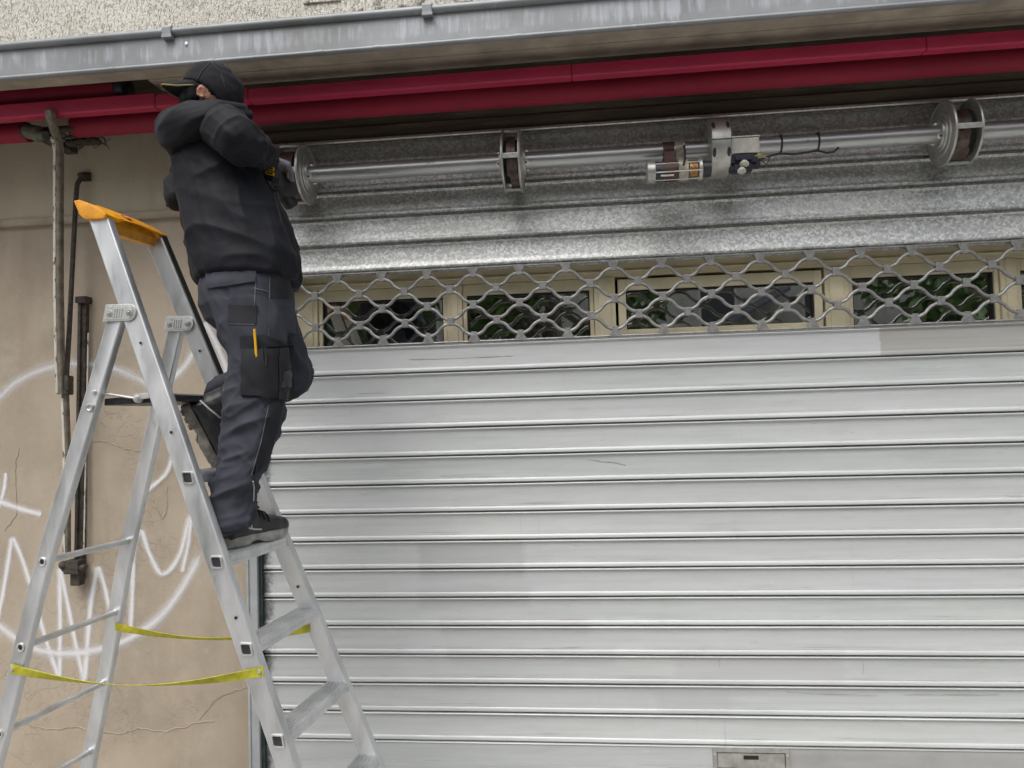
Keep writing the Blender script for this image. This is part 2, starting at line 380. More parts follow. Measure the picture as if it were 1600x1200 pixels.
def mat_leaf():
    t = NT('leaf', Roughness=.55)
    ri = t.n('ShaderNodeNewGeometry').outputs['Random Per Island']
    t.set(Base_Color=t.ramp(ri, [(.0, (.04, .085, .022)), (.5, (.085, .15, .04)), (1.0, (.15, .22, .07))])); return t.m

M = dict(slat=mat_slat(), galv=mat_galv(), alu=mat_alu(), render=mat_render(), band=mat_band(), rough=mat_roughcast(), zinc=mat_zinc(),
    redbar=mat_red('red_bar_paint', (.47, .021, .074), 8, .5), redroll=mat_red('red_awning_cloth', (.29, .008, .034), 5, .75), lintel=mat_lintel(), chip=mat_chipped(),
    graf=mat_graffiti(), glass=mat_glass(), leaf=mat_leaf())
M['bare'] = simple('bare_grey_brown_metal', (.19, .165, .13), .6, .3, .3, 30, .3, 90)
M['soffit'] = simple('brown_soffit', (.34, .30, .235), .85, 0, .2, 6, .3, 60)
M['ledge'] = simple('ledge_render', (.40, .335, .255), .85, 0, .15, 8, .3, 60)
M['grille'] = simple('grille_steel', (.30, .30, .295), .5, .55, .2, 60, .1, 300)
def mat_tube():
    t = NT('axle_tube_steel', Metallic=.8)
    n = t.noise(1, t.mp((4, 30, 30)), 5, .65)
    col = t.ramp(n, [(.3, (.36, .37, .37)), (.7, (.55, .56, .55))])
    d = t.ramp(t.noise(1, t.mp((14, 40, 40)), 5, .75), [(.62, 0.0), (.72, .7)])
    t.set(Base_Color=t.mix(d, col, (.14, .14, .13)), Roughness=t.math('MULTIPLY_ADD', n, .3, .22)); return t.m
M['tubesteel'] = mat_tube()
M['flange'] = simple('flange_steel', (.48, .48, .45), .42, .75, .15, 30, .08, 200)
M['bright'] = simple('bright_steel', (.66, .66, .64), .38, .7, .15, 50)
M['black'] = simple('black_rubber', (.014, .014, .015), .55, 0, .3, 30)
M['darkiron'] = simple('dark_iron', (.07, .058, .047), .7, .3, .4, 45, .4, 120)
M['rust'] = simple('rusty_spring', (.11, .078, .066), .45, .6, .4, 40, .2, 150)
M['cream'] = simple('cream_frame', (.80, .72, .50), .5, 0, .08, 5)
M['yellowcap'] = simple('orange_yellow_plastic', (.72, .31, .012), .42, 0, .22, 22, .15, 60)
M['yellow'] = simple('yellow_plastic', (.75, .42, .01), .4, 0, .1, 30)
M['strap'] = simple('yellow_webbing', (.50, .46, .025), .7, 0, .2, 30, .3, 500)
M['white'] = simple('white_plastic', (.60, .585, .52), .45, 0, .12, 40)
M['red'] = simple('red_sticker', (.55, .03, .02), .5, 0, .1)
M['brown'] = simple('brown_strap', (.085, .042, .032), .5, .2, .2, 40)
M['copper'] = simple('copper_winding', (.36, .20, .07), .4, .8, .4, 120, .4, 500)
M['darkgrey'] = simple('dark_grey_metal', (.055, .055, .06), .45, .5, .2, 40)
M['railgrey'] = simple('guide_rail_paint', (.43, .45, .46), .45, .2, .12, 8, .1, 80)
M['green'] = simple('dark_green_seal', (.025, .05, .045), .6, 0, .4, 30)
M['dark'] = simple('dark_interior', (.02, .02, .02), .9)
M['jacket'] = mat_fabric('black_jacket_cloth', (.0046, .0054, .0092), (.0080, .0092, .0140), .70)
M['trouser'] = mat_fabric('navy_grey_work_cloth', (.031, .034, .046), (.049, .053, .067), .85)
M['pocket'] = mat_fabric('black_pocket_cloth', (.012, .013, .016), (.02, .021, .026), .7)
M['cap'] = mat_fabric('black_cap_cloth', (.010, .0095, .0125), (.017, .0165, .020), .9)
M['piping'] = simple('yellow_piping', (.22, .21, .06), .7)
M['logo'] = simple('yellow_thread', (.75, .62, .03), .7)
M['skin'] = simple('skin', (.50, .25, .17), .5, 0, .12, 40, .1, 300, Subsurface_Weight=.08)
M['hair'] = simple('black_hair', (.008, .0075, .0075), .8, 0, .3, 80, .5, 350, Specular_IOR_Level=.2)
M['glove'] = mat_fabric('grey_glove_cloth', (.12, .115, .135), (.20, .19, .22), .8)
M['leather'] = simple('black_leather', (.017, .017, .019), .42, 0, .35, 40, .35, 180)
M['sole'] = simple('grey_rubber_sole', (.36, .355, .33), .8, 0, .3, 30, .3, 120)
M['soledark'] = simple('worn_dark_sole', (.27, .255, .215), .85, 0, .4, 25, .5, 90)
M['silver'] = simple('silver_trim', (.5, .5, .5), .45, .2, .1)
M['stitch'] = simple('grey_stitching', (.16, .165, .19), .8)
M['stitchdark'] = simple('dark_stitching', (.035, .035, .042), .8)
M['scuff'] = simple('dark_scuff', (.33, .325, .315), .8)
M['ringcream'] = simple('worn_cream_metal', (.42, .385, .31), .5, .3, .35, 45)
M['asphalt'] = simple('asphalt', (.05, .05, .052), .9, 0, .25, 12, .5, 120)
M['paving'] = simple('paving', (.42, .41, .39), .85, 0, .2, 6, .4, 60)
M['stone'] = simple('pale_limestone', (.45, .43, .38), .85, 0, .12, 3, .3, 30)
M['bark'] = simple('bark', (.12, .10, .075), .9, 0, .3, 9, .8, 40)
M['slate'] = simple('slate', (.10, .11, .13), .7, 0, .2, 5)
M['twig'] = simple('twigs', (.05, .04, .03), .9, 0, .4, 60)

# ------------------------------------------------------------------ setting
m = MB(); m.bb(-12, 12, -5.0, .6, -.3, 0.0); tag(obj('pavement', m, M['paving'], bev=.01), kind='structure')
m = MB(); m.bb(-60, 60, -70, -5.004, -.4, -.12); tag(obj('road', m, M['asphalt']), kind='structure')

# ------------------------------------------------------------------ shop building
XL, XR = -1.549, 3.06                       # sides of the shutter opening
bld = thing('shop_building', 'beige rendered shop front with rough cream wall above the zinc gutter', 'building', (0, .3, 0))
m = MB(); m.bb(-8, XL, -.03, .20, 0, 2.545); obj('wall', m, M['render'], bld)
m = MB(); m.bb(XR, 8, -.03, .20, 0, 2.545); obj('wall', m, M['render'], bld)
m = MB(); m.bb(-8, XL-.02, -.055, .20, 2.575, 3.074); obj('upper_band', m, M['band'], bld)
m = MB(); m.bb(XR+.02, 8, -.055, .20, 2.575, 3.074); obj('upper_band', m, M['band'], bld)
m = MB(); m.prism([(-.055, 2.576), (-.066, 2.571), (-.066, 2.553), (-.058, 2.546), (.1, 2.546), (.1, 2.5755)], -8, XL-.02); obj('ledge', m, M['ledge'], bld)
m = MB(); m.bb(XL-.0195, XR+.0195, -.03, .20, 2.842, 3.074)
m.bb(XL, XR, -.042, -.03, 2.845, 2.90); m.bb(XL, XR, -.05, -.03, 2.935, 2.955); obj('lintel', m, M['lintel'], bld)
m = MB(); m.bb(XL, XR, .055, .105, 2.262, 2.842); obj('head_beam', m, M['soffit'], bld)
m = MB(); m.bb(-8, 8, -.515, -.43, 3.002, 3.10); obj('soffit', m, M['soffit'], bld)
m = MB(); m.bb(-8, 8, -.43, .2, 3.075, 3.1); obj('soffit_void', m, M['lintel'], bld)  # dark lintel colour puts the shade of the gap into this slab
m = MB(); m.bb(-1.75, 8, -.429, -.322, 2.997, 3.074)
obj('soffit_board', m, M['soffit'], bld, bev=.004)
m = MB(); m.bb(-8, 8, -.30, .2, 3.1003, 6.2); obj('rough_cast_wall', m, M['rough'], bld)
# pale repair patch just over the gutter
a = W(474, 2, -.302); m = MB(); m.bb(a.x, a.x+.16, -.308, -.2985, a.z-.012, a.z+.12); obj('render_patch', m, M['rough'], bld, bev=.003)
# room behind the window
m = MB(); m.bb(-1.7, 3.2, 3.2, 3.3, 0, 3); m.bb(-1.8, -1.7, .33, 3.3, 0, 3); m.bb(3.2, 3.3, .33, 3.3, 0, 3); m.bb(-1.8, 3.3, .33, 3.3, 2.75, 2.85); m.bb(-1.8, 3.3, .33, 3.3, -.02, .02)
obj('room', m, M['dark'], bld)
# window wall: head, posts, sashes, panes
GY = .15; HT = 2.155
m = MB(); m.bb(XL, XR, GY-.03, GY+.08, 2.205, 2.62); m.bb(XL, XR, .106, GY-.031, 2.272, 2.62); m.bb(XL, XR, GY-.04, GY-.03, 2.226, 2.234); obj('window_head', m, M['cream'], bld, bev=.004)
def wx(px): return W(px, 480, GY-.03).x
edges = [(wx(450), wx(502)-.02), (wx(693)+.015, wx(727)-.015), (wx(925)+.01, wx(962)), (wx(1290), wx(1333)-.015), (wx(1560)+.015, wx(1597)-.012), (2.5, 2.6)]
for (a, b) in edges:
    m = MB(); m.bb(a, b, GY-.03, GY+.08, .35, 2.2045); m.bb(a+.02, b-.02, GY-.036, GY-.03, .35, 2.2045); obj('window_post', m, M['cream'], bld, bev=.003)
m = MB(); m.bb(XL, edges[0][0]-.003, GY-.03, GY+.08, .35, 2.2045); obj('window_post', m, M['cream'], bld, bev=.003)
def window(x0, x1, zb, fw=.018, y=GY-.018, top=2.203):
    wd = MB()
    for (a, b, c, d) in ((x0, x0+fw, zb, top), (x1-fw, x1, zb, top), (x0+fw, x1-fw, top-.05, top), (x0+fw, x1-fw, zb, zb+.06)): wd.bb(a, b, y, y+.06, c, d)
    f = obj('window', wd, M['cream'], bld, bev=.003)
    p = MB(); p.bb(x0+fw-.004, x1-fw+.004, y+.030, y+.036, zb+.056, top-.046); obj('pane', p, M['glass'], f)
    g = MB()
    for (a, b, c, d) in ((x0+fw, x0+fw+.006, zb+.06, top-.05), (x1-fw-.006, x1-fw, zb+.06, top-.05), (x0+fw+.006, x1-fw-.006, top-.056, top-.05)): g.bb(a, b, y+.012, y+.0295, c, d)
    obj('seal', g, M['black'], f)
window(edges[0][1]+.002, edges[1][0]-.002, .6)
window(edges[1][1]+.002, edges[2][0]-.002, .6)
ZW3 = W(1120, 513, GY-.03).z-.05
window(edges[2][1]+.012, edges[3][0]-.012, ZW3, .034, GY-.034, 2.192)
window(edges[3][1]+.002, edges[4][0]-.002, .6)
window(edges[4][1]+.002, 2.498, .6)
m = MB(); m.bb(edges[2][1]+.004, edges[3][0]-.004, GY, GY+.06, .36, ZW3-.005); obj('window_panel', m, M['cream'], bld)

# graffiti: sprayed lines lying on the render
def ribbon(mb, pts, wpx, Y, alpha=1.0, n=60, fade=True):
    P = [W(x, y, Y) for x, y in pts]
    def cr(t):
        k = t*(len(P)-1); i = min(int(k), len(P)-2); u = k-i
        p0, p1, p2, p3 = P[max(i-1, 0)], P[i], P[i+1], P[min(i+2, len(P)-1)]
        return .5*((2*p1)+(p2-p0)*u+(2*p0-5*p1+4*p2-p3)*u*u+(3*p1-p0-3*p2+p3)*u**3)
    hw = wpx/1200*3.35/2; base = len(mb.v)
    for i in range(n+1):
        p = cr(i/n); t = (cr(min(1, i/n+.01))-cr(max(0, i/n-.01))); t.y = 0; t.normalize(); nn = Vector((-t.z, 0, t.x))
        k = hw*(1+.07*math.sin(i*.4+len(pts)))
        al = alpha*(min(1, (i+1)/4, (n-i+1)/4) if fade else 1)
        for q, vv in ((p-nn*k, 0), (p+nn*k, 1)):
            mb.uv[len(mb.v)] = (al, vv); mb.v.append(Vector((q.x, Y, q.z)))
    for i in range(n): mb.f.append((base+2*i, base+2*i+1, base+2*i+3, base+2*i+2))
strokes = [([(-20, 640), (0, 620), (30, 594), (75, 575), (130, 568), (190, 580), (240, 606)], 26, .75),
    ([(238, 625), (262, 598), (290, 570), (306, 540), (318, 503)], 19, .95), ([(318, 503), (330, 522), (344, 552), (356, 590), (360, 640)], 19, .95),
    ([(9, 738), (6, 765), (-4, 800)], 11, 1.0), ([(-20, 780), (0, 784), (32, 795), (66, 804)], 15, 1.0),
    ([(-8, 985), (4, 930), (19, 838)], 13, 1.0), ([(19, 838), (34, 872), (50, 922), (72, 1000), (93, 1062)], 13, 1.0), ([(93, 1062), (94, 980), (93, 885)], 13, 1.0),
    ([(93, 885), (106, 945), (120, 1015), (132, 1066)], 13, 1.0), ([(132, 1066), (137, 1000), (143, 935), (153, 884)], 15, 1.0), ([(153, 884), (163, 915), (172, 955), (178, 990)], 13, 1.0),
    ([(-15, 968), (0, 979), (43, 1009), (91, 1021), (143, 1017), (195, 1001), (243, 970), (282, 923), (318, 858)], 25, .85),
    ([(204, 990), (207, 920), (210, 853), (221, 826)], 14, .95), ([(221, 826), (234, 866), (254, 897), (280, 868), (297, 803)], 14, .95), ([(299, 803), (294, 850), (284, 895)], 14, .9),
    ([(228, 768), (252, 748), (262, 735), (270, 712)], 12, .95)]
gm = MB()
for i, (p, wd, al) in enumerate(strokes): ribbon(gm, p, wd*1.42, -.0312-.00025*i, al)
g = obj('graffiti', gm, M['graf'], bld); g['label'] = 'white spray paint scrawl on the beige wall'
# raised cracks in the render
ck = MB(); rr = random.Random(3)
for pts in ([(30, 1128), (75, 1140), (120, 1136), (160, 1144), (185, 1146), (215, 1138), (260, 1143), (300, 1132), (342, 1124)], [(310, 1125), (335, 1095), (352, 1085), (388, 1072)],
            [(140, 690), (165, 690), (190, 700), (215, 705), (232, 700)], [(5, 1165), (30, 1185), (45, 1198)], [(28, 700), (24, 735), (27, 800), (5, 835)], [(236, 780), (248, 800), (255, 812), (262, 790), (260, 755)]):
    q = []
    for i in range(len(pts)-1):
        for k in range(6):
            u = k/6; q.append(W(pts[i][0]*(1-u)+pts[i+1][0]*u+rr.uniform(-1.6, 1.6), pts[i][1]*(1-u)+pts[i+1][1]*u+rr.uniform(-1.6, 1.6), -.0305))
    ck = MB(); ck.tube(q, .0022, 5, up=(0, 1, 0)); obj('crack_ridge', ck, M['ledge'], bld)

# ------------------------------------------------------------------ gutter
gut = thing('gutter', 'long grey zinc gutter with pale drip stains under the cream wall', 'gutter', (0, -.5, 2.99))
m = MB(); m.prism([(-.545, 2.995), (-.552, 3.000), (-.552, 3.106), (-.546, 3.106), (-.546, 3.003), (-.52, 3.0035), (-.52, 2.9955)], -8, 8, 1); obj('face', m, M['zinc'], gut)
m = MB(); m.tube([(-8, -.556, 3.119), (8, -.556, 3.119)], .0155, 14, up=(0, 0, 1)); obj('top_bead', m, M['zinc'], gut, smooth=True)
m = MB(); m.tube([(-8, -.552, 2.9925), (8, -.552, 2.9925)], .0085, 12, up=(0, 0, 1)); obj('bottom_bead', m, M['zinc'], gut, smooth=True)
for px, py in ((263, 42), (668, 6)):
    x = W(px, py, -.56).x
    m = MB(); m.prism([(-.575, 3.098), (-.577, 3.128), (-.570, 3.139), (-.54, 3.140), (-.54, 3.134), (-.553, 3.13), (-.5725, 3.122), (-.5725, 3.100)], x-.018, x+.018); m.bb(x-.02, x+.02, -.5755, -.553, 3.090, 3.103)
    obj('clip', m, M['zinc'], gut, bev=.001)
a = W(291, 69, -.5525); m = MB(); m.ell(a, (.008, .004, .010)); obj('solder_blob', m, M['bright'], gut, smooth=True)
for px, py in ((175, 99), (330, 87), (500, 76), (740, 55), (590, 68), (810, 50), (1035, 28)):
    a = W(px, py, -.552); m = MB(); m.tube([(a.x-.012, -.552, 2.9925), (a.x+.012, -.552, 2.9925)], .0102, 10, up=(0, 0, 1)); obj('joint_sleeve', m, M['zinc'], gut, smooth=True)

# ------------------------------------------------------------------ awning, rolled up under the soffit
aw = thing('awning', 'rolled up dark red awning with red front bar under the soffit', 'awning', (-.5, -.3, 2.9))
BY = -.40
cuts = [-8, W(30, 175, BY).x-.6, W(243, 158, BY).x, W(388, 145, BY).x, W(893, 105, BY).x, W(1447, 66, BY).x, 6]
for i in range(len(cuts)-1):
    x0, x1 = cuts[i]+.003, cuts[i+1]-.003; lo = i < 2
    zt, zb = (2.958, 2.897) if lo else (2.944, 2.893)
    if i == 2: zt, zb = 2.950, 2.896
    m = MB(); m.prism([(BY, zb), (BY-.004, zb+.006), (BY-.004, zt-.004), (BY, zt), (BY+.05, zt), (BY+.055, zt-.01), (BY+.05, zb+.004)], x0, x1); obj('front_bar', m, M['redbar'], aw, bev=.0015)
for i in (2, 3, 4, 5):
    m = MB(); m.bb(cuts[i]-.008, cuts[i]+.008, BY-.002, BY+.045, 2.898, 2.941); obj('bar_joint', m, M['redroll'], aw)
def rollmesh(x0, x1, y, z, r, sag=0.0):
    m = MB(); rings = []
    N = 60
    for i in range(N+1):
        x = x0+(x1-x0)*i/N; ring = []
        for k in range(20):
            a = 2*math.pi*k/20; q = r*(1+.05*noise.noise(Vector((x*1.7, math.cos(a)*1.2, math.sin(a)*1.2)))) + .004*noise.noise(Vector((x*.8, 3, 1)))
            ring.append(Vector((x, y+q*math.cos(a), z-sag*math.sin(math.pi*i/N)+q*math.sin(a))))
        rings.append(ring)
    return m.loft(rings)
RZ_ = W(100, 146, -.33).z
o = obj('fabric_roll', rollmesh(W(118, 190, -.23).x, 6, -.23, 2.915, .046, .006), M['redroll'], aw, smooth=True)
obj('fabric_roll', rollmesh(-8, W(37, 205, -.26).x, -.23, 2.905, .043), M['redroll'], aw, smooth=True)
obj('fabric_roll', rollmesh(-8, W(186, 140, -.33).x, -.33, RZ_, .044), M['redroll'], aw, smooth=True)
a = W(188, 138, -.33); m = MB(); m.lathe((a.x, -.33, RZ_), (1, 0, 0), [(0, .050), (.035, .050), (.038, .02), (.05, .02), (.052, .012)]); m.bb(a.x+.01, a.x+.03, -.29, -.06, 2.975, 3.02); obj('end_cap', m, M['darkgrey'], aw, smooth=True)
a = W(62, 205, -.26); m = MB(); m.lathe((a.x-.07, -.26, 2.902), (1, -.25, -.35), [(0, .018), (.02, .03), (.09, .034), (.10, .022), (.13, .018)]); obj('roller_support', m, simple('grey_green_plastic', (.13, .135, .10), .6), aw, smooth=True)
m = MB(); m.lathe((W(37, 205, -.26).x, -.26, 2.895), (1, 0, 0), [(0, .03), (.03, .03), (.031, .014), (.24, .014)]); m.bb(a.x-.02, a.x+.03, -.275, -.05, 2.86, 2.885); obj('bracket', m, M['darkiron'], aw, smooth=True)

# fluff and twigs caught over the wall band
nst = MB(); rr = random.Random(5)
for k in range(90):
    c = Vector((W(rr.uniform(92, 150), 205, -.17).x, -.17+rr.uniform(-.08, .08), 2.885+rr.uniform(-.018, .022)))
    d = Vector((rr.uniform(-1, 1), rr.uniform(-.6, .6), rr.uniform(-.4, .4))).normalized()*rr.uniform(.015, .04)
    nst.tube([c-d, c+Vector((0, 0, rr.uniform(-.006, .006))), c+d], .0016, 4)
for k in range(6):
    nst.ell((W(108+k*8, 207, -.16).x, -.15, 2.875), (.022, .03, .014), n=8, m=6)
tag(obj('bird_nest', nst, M['twig']), 'dark tangle of twigs caught beneath the red awning beside the white pole', 'nest')

# ------------------------------------------------------------------ awning arm on the left wall
arm = thing('awning_support', 'old chipped white awning support pole with dark iron brace on the beige wall', 'awning support', W(110, 890, -.05))
def sq_path(mb, pts, hw, hd):
    rings = []
    for i, p in enumerate(pts):
        t = (pts[min(i+1, len(pts)-1)]-pts[max(i-1, 0)]).normalized(); a = t.cross(Vector((0, 1, 0))).normalized(); b = a.cross(t)
        rings.append([p+a*(x*hw)+b*(y*hd) for x, y in ((-1, -.7), (-.7, -1), (.7, -1), (1, -.7), (1, .7), (.7, 1), (-.7, 1), (-1, .7))])
    return mb.loft(rings)
m = sq_path(MB(), [W(78, 172, -.42), W(80, 186, -.41), W(83, 197, -.375), W(88, 210, -.32), W(91, 222, -.28), W(92, 236, -.26), W(92, 262, -.25), W(92, 340, -.23), W(92, 450, -.20), W(94, 560, -.175), W(96, 616, -.165)], .0155, .016)
ar_ = obj('arm_tube', m, M['bare'], arm, bev=.001)
ARM_PTS = [W(88, 214, -.31), W(91, 224, -.28), W(92, 236, -.26), W(92, 262, -.25), W(92, 340, -.23), W(92, 450, -.20), W(94, 560, -.175), W(96, 614, -.165)]
m = sq_path(MB(), [p+Vector((-.0088, -.0025, 0)) for p in ARM_PTS], .0075, .0155); o = obj('paint_layer', m, M['chip'], ar_)
m = sq_path(MB(), [W(102, 612, -.15), W(105, 700, -.13), W(105, 800, -.11), W(105, 866, -.10)], .012, .013); lt_ = obj('lower_tube', m, M['bare'], arm)
m = sq_path(MB(), [p+Vector((-.0060, -.0025, 0)) for p in [W(102, 622, -.148), W(105, 700, -.13), W(105, 800, -.11), W(105, 864, -.10)]], .0072, .0125); obj('paint_layer', m, M['chip'], lt_)
m = MB(); pts = [W(131, 276, -.06), W(126, 279, -.075), W(121, 287, -.085), W(119, 305, -.09), W(116, 360, -.10), W(112, 440, -.12), W(108, 520, -.14), W(104, 588, -.155)]; m.tube(pts, .0105, 8, up=(0, 1, 0)); obj('brace_rod', m, M['darkiron'], arm, smooth=True)
m = MB(); c = W(133, 277, -.057); m.lathe((c.x, -.06, c.z), (0, -1, 0), [(0, .022), (.012, .022), (.013, .012), (.035, .012), (.036, .004)]); m.bb(c.x-.004, c.x+.03, -.065, -.055, c.z-.02, c.z+.02); obj('wall_eye', m, M['darkiron'], arm, bev=.002)
m = MB(); c = W(106, 602, -.155); m.box(c, (.030, .04, .085)); m.box(c+Vector((.012, -.012, .004)), (.014, .03, .06)); obj('joint', m, M['darkiron'], arm, bev=.006)
m = MB(); a = W(131, 470, -.045); b = W(125, 905, -.045); m.poly([(-.018, -.01), (.018, -.01), (.018, .012), (-.018, .012)], a, b, Vector((1, 0, 0)), Vector((0, 1, 0)))
a2 = W(125, 470, -.058); b2 = W(119, 890, -.058); m.poly([(-.007, -.006), (.007, -.006), (.007, .006), (-.007, .006)], a2, b2, Vector((1, 0, 0)), Vector((0, 1, 0))); obj('wall_rail', m, M['chip'] if False else M['darkiron'], arm, bev=.002)
m = MB(); c = W(131, 469, -.05); m.box(c, (.054, .05, .03)); obj('rail_cap', m, M['darkiron'], arm, bev=.004)
m = MB(); a = W(123, 480, -.066); b = W(117, 860, -.066); m.poly([(-.003, -.002), (.003, -.002), (.003, .002), (-.003, .002)], W(138, 520, -.062), W(131, 860, -.062), Vector((1, 0, 0)), Vector((0, 1, 0))); obj('paint_strip', m, M['chip'], arm)
m = MB(); c = W(117, 885, -.075); m.box(c, (.07, .06, .06)); m.lathe(c+Vector((-.05, -.01, -.005)), (1, 0, 0), [(0, .016), (.03, .020), (.06, .016), (.11, .014)]); m.box(c+Vector((.005, .01, -.055)), (.045, .04, .06)); m.ell(c+Vector((-.04, -.02, .01)), (.02, .02, .02)); obj('pivot', m, M['darkiron'], arm, bev=.005)

# ------------------------------------------------------------------ roller shutter
X0, X1 = -1.488, 3.0
sh = thing('roller_shutter', 'pale grey metal roller shutter with an open lattice strip and bare galvanised top', 'shutter', (.8, 0, 0))
PROF = [(.010, -.0032), (-.004, -.0032), (-.0088, -.0045), (-.0108, -.0070), (-.0098, -.0098), (-.0055, -.0118), (-.0026, -.0145), (-.0014, -.024), (-.0012, -.045), (-.0022, -.068), (-.0045, -.088), (-.0062, -.1000), (-.0085, -.1022), (-.0108, -.1075), (-.0118, -.1135), (-.0112, -.1165), (-.008, -.1183), (.0, -.1190),
        (.010, -.1190), (.014, -.130), (.016, -.130), (.016, -.03), (.014, -.0032)]
PROFG = [(.010, -.0062), (-.004, -.0062), (-.0095, -.0075), (-.0118, -.0105), (-.0105, -.0135), (-.0058, -.0155), (-.0026, -.0185), (-.0022, -.026), (-.0036, -.045), (-.0058, -.066), (-.0085, -.086), (-.0105, -.0975), (-.0120, -.1000), (-.0136, -.1055), (-.0140, -.1115), (-.0130, -.1145), (-.009, -.1162), (.0, -.1168),
        (.010, -.1168), (.014, -.133), (.016, -.133), (.016, -.03), (.014, -.0062)]
def slat_mesh(seed, PROF=PROF):
    N = 64; rings = []
    for i in range(N+1):
        x = X0+(X1-X0)*i/N; dz = .0009*noise.noise(Vector((x*1.3, seed*3.1, 0)))+.0005*noise.noise(Vector((x*5, seed*3.1, 4)))
        dy = .0016*noise.noise(Vector((x*1.1, seed*2.3, 7)))+.0010*noise.noise(Vector((x*6, seed*2.3, 2)))
        r_ = []
        for k, (y, z) in enumerate(PROF):
            body_ = math.sin(math.pi*min(1, max(0, -z/.12))); r_.append(Vector((x, y+dy*(.4+body_) if y < .005 else y, z+dz)))
        rings.append(r_)
    return MB().loft(rings)
for k in range(14):
    o = obj('slat', slat_mesh(k), M['slat'], sh, smooth=True, loc=(0, .0012*math.sin(k*2.3), Z0-k*SP), ang=30)
    if k == 0: o['label'] = 'top painted slat, its right part scraped to bare grey'
for k in range(5):
    o = obj('slat', slat_mesh(k+20, PROFG), M['galv'], sh, smooth=True, loc=(0, 0, 2.256+SP*(k+1)), ang=30)
    o['label'] = 'bare spangled galvanised slat'
m = MB(); m.prism([(.010, .2135), (-.004, .2125), (-.0085, .207), (-.004, .202), (-.003, .19), (-.003, .02), (.010, .02)], X0, X1); o = obj('bottom_slat', m, M['slat'], sh, smooth=True, ang=30)
# pale arc scratches and dark scuffs on the slats
sc_ = random.Random(21)
for pts, mt_ in (([(1308, 985), (1320, 986), (1328, 990)], 'white'), ([(1490, 985), (1500, 986), (1512, 988)], 'white'), ([(1528, 986), (1542, 984), (1556, 987)], 'white'), ([(915, 716), (940, 721), (958, 722), (978, 727)], 'ringcream'),
                 ([(470, 659), (510, 660), (560, 658)], 'scuff'), ([(640, 562), (720, 560), (800, 556)], 'scuff'), ([(560, 615), (610, 614)], 'scuff'), ([(1412, 1085), (1480, 1085), (1560, 1085)], 'scuff'), ([(1124, 1030), (1124, 1042)], 'scuff'), ([(1350, 1034), (1347, 1062)], 'scuff'), ([(950, 598), (953, 601)], 'scuff'), ([(1230, 1082), (1300, 1084), (1370, 1086)], 'scuff')):
    q = [W(x, y, -.0030) for x, y in pts]; q2 = []
    for i in range(len(q)-1):
        for k in range(5): q2.append(q[i].lerp(q[i+1], k/5)+Vector((0, 0, sc_.uniform(-.0008, .0008))))
    q2.append(q[-1]); m = MB(); m.tube(q2, [.0004+.0007*sc_.random() for _ in q2], 5, up=(0, 1, 0)); obj('scratch', m, M[mt_], sh)
# letter slot
a, b = W(1113, 1170, -.004), W(1233, 1186, -.004)
x0, x1, zt, zb = a.x, b.x, .207, .112
m = MB()
for (p, q, r_, s_) in ((x0, x1, zt-.018, zt), (x0, x1, zb, zb+.012), (x0, x0+.016, zb+.012, zt-.018), (x1-.016, x1, zb+.012, zt-.018)): m.bb(p, q, -.016, -.0035, r_, s_)
ls = obj('letter_slot', m, M['flange'], sh, bev=.002)
m = MB(); m.bb(x0+.018, x1-.018, -.0125, -.0045, zb+.014, zt-.021); obj('flap', m, M['flange'], ls, bev=.003)
m = MB(); m.bb((x0+x1)/2-.03, (x0+x1)/2+.03, -.0142, -.0126, zt-.046, zt-.030); obj('name_slot', m, M['black'], ls)
for x in (x0+.008, x1-.008):
    m = MB(); m.lathe((x, -.0155, zt-.026), (0, -1, 0), [(0, .005), (.002, .0045), (.003, .002)], 10); obj('screw', m, M['bright'], ls)
# lattice strip
ZT, ZB = 2.2565, 1.9235
gr = MB(); gr.tube([(X0, -.004, ZT-.004), (X1, -.004, ZT-.004)], .0045, 8, up=(0, 0, 1)); gr.tube([(X0, -.004, ZB+.006), (X1, -.004, ZB+.006)], .0045, 8, up=(0, 0, 1))
gr.prism([(.006, ZB+.001), (-.010, ZB), (-.010, ZB-.004), (.006, ZB-.004)], X0, X1)
grl = obj('lattice', gr, M['grille'], sh, smooth=True)
P0 = W(597, 437, 0).x; PER = (W(1505, 388, 0).x-P0)/12.0
rows = [ZT-.010-.073*i-.012 for i in range(5)]; rows = [ZT-.026, ZT-.0965, ZT-.1665, ZT-.2365, ZB+.026]
AMP = .0245
def wave(row):
    zc = (rows[row]+rows[row+1])/2; amp = (rows[row]-rows[row+1])/2-.0085; sg = 1 if row % 2 == 0 else -1
    m = MB(); pts = []
    x = X0
    while x < X1:
        c = math.cos(2*math.pi*(x-P0)/PER)*sg; c = math.copysign(abs(c)**.72, c)
        pts.append(Vector((x, -.004, zc+amp*c))); x += PER/18
    return m.tube(pts, .0074, 8, up=(0, 1, 0))
for r_ in range(4):
    obj('wavy_rod', wave(r_), M['grille'], grl, smooth=True)
clip = MB(); clip.box((0, -.005, 0), (.030, .023, .036)); csrc = None
for r_ in (1, 2, 3):
    k0 = math.ceil((X0-P0)/PER*1-1)
    for k in range(k0, k0+30):
        x = P0+PER*(k+(.5 if r_ in (1, 3) else 0))
        if not X0+.01 < x < X1-.01: continue
        if csrc is None: csrc = obj('clip', clip, M['grille'], grl, bev=.002, loc=(x, 0, rows[r_]))
        else: inst(csrc, grl, (x, 0, rows[r_]))
tz = MB(); tz.loft([[Vector((a*s_, y, z)) for a, y in ((-1, -.011), (1, -.011), (1, .004), (-1, .004))] for z, s_ in ((.022, .027), (.012, .024), (-.010, .013), (-.024, .0125))])
tsrc = None
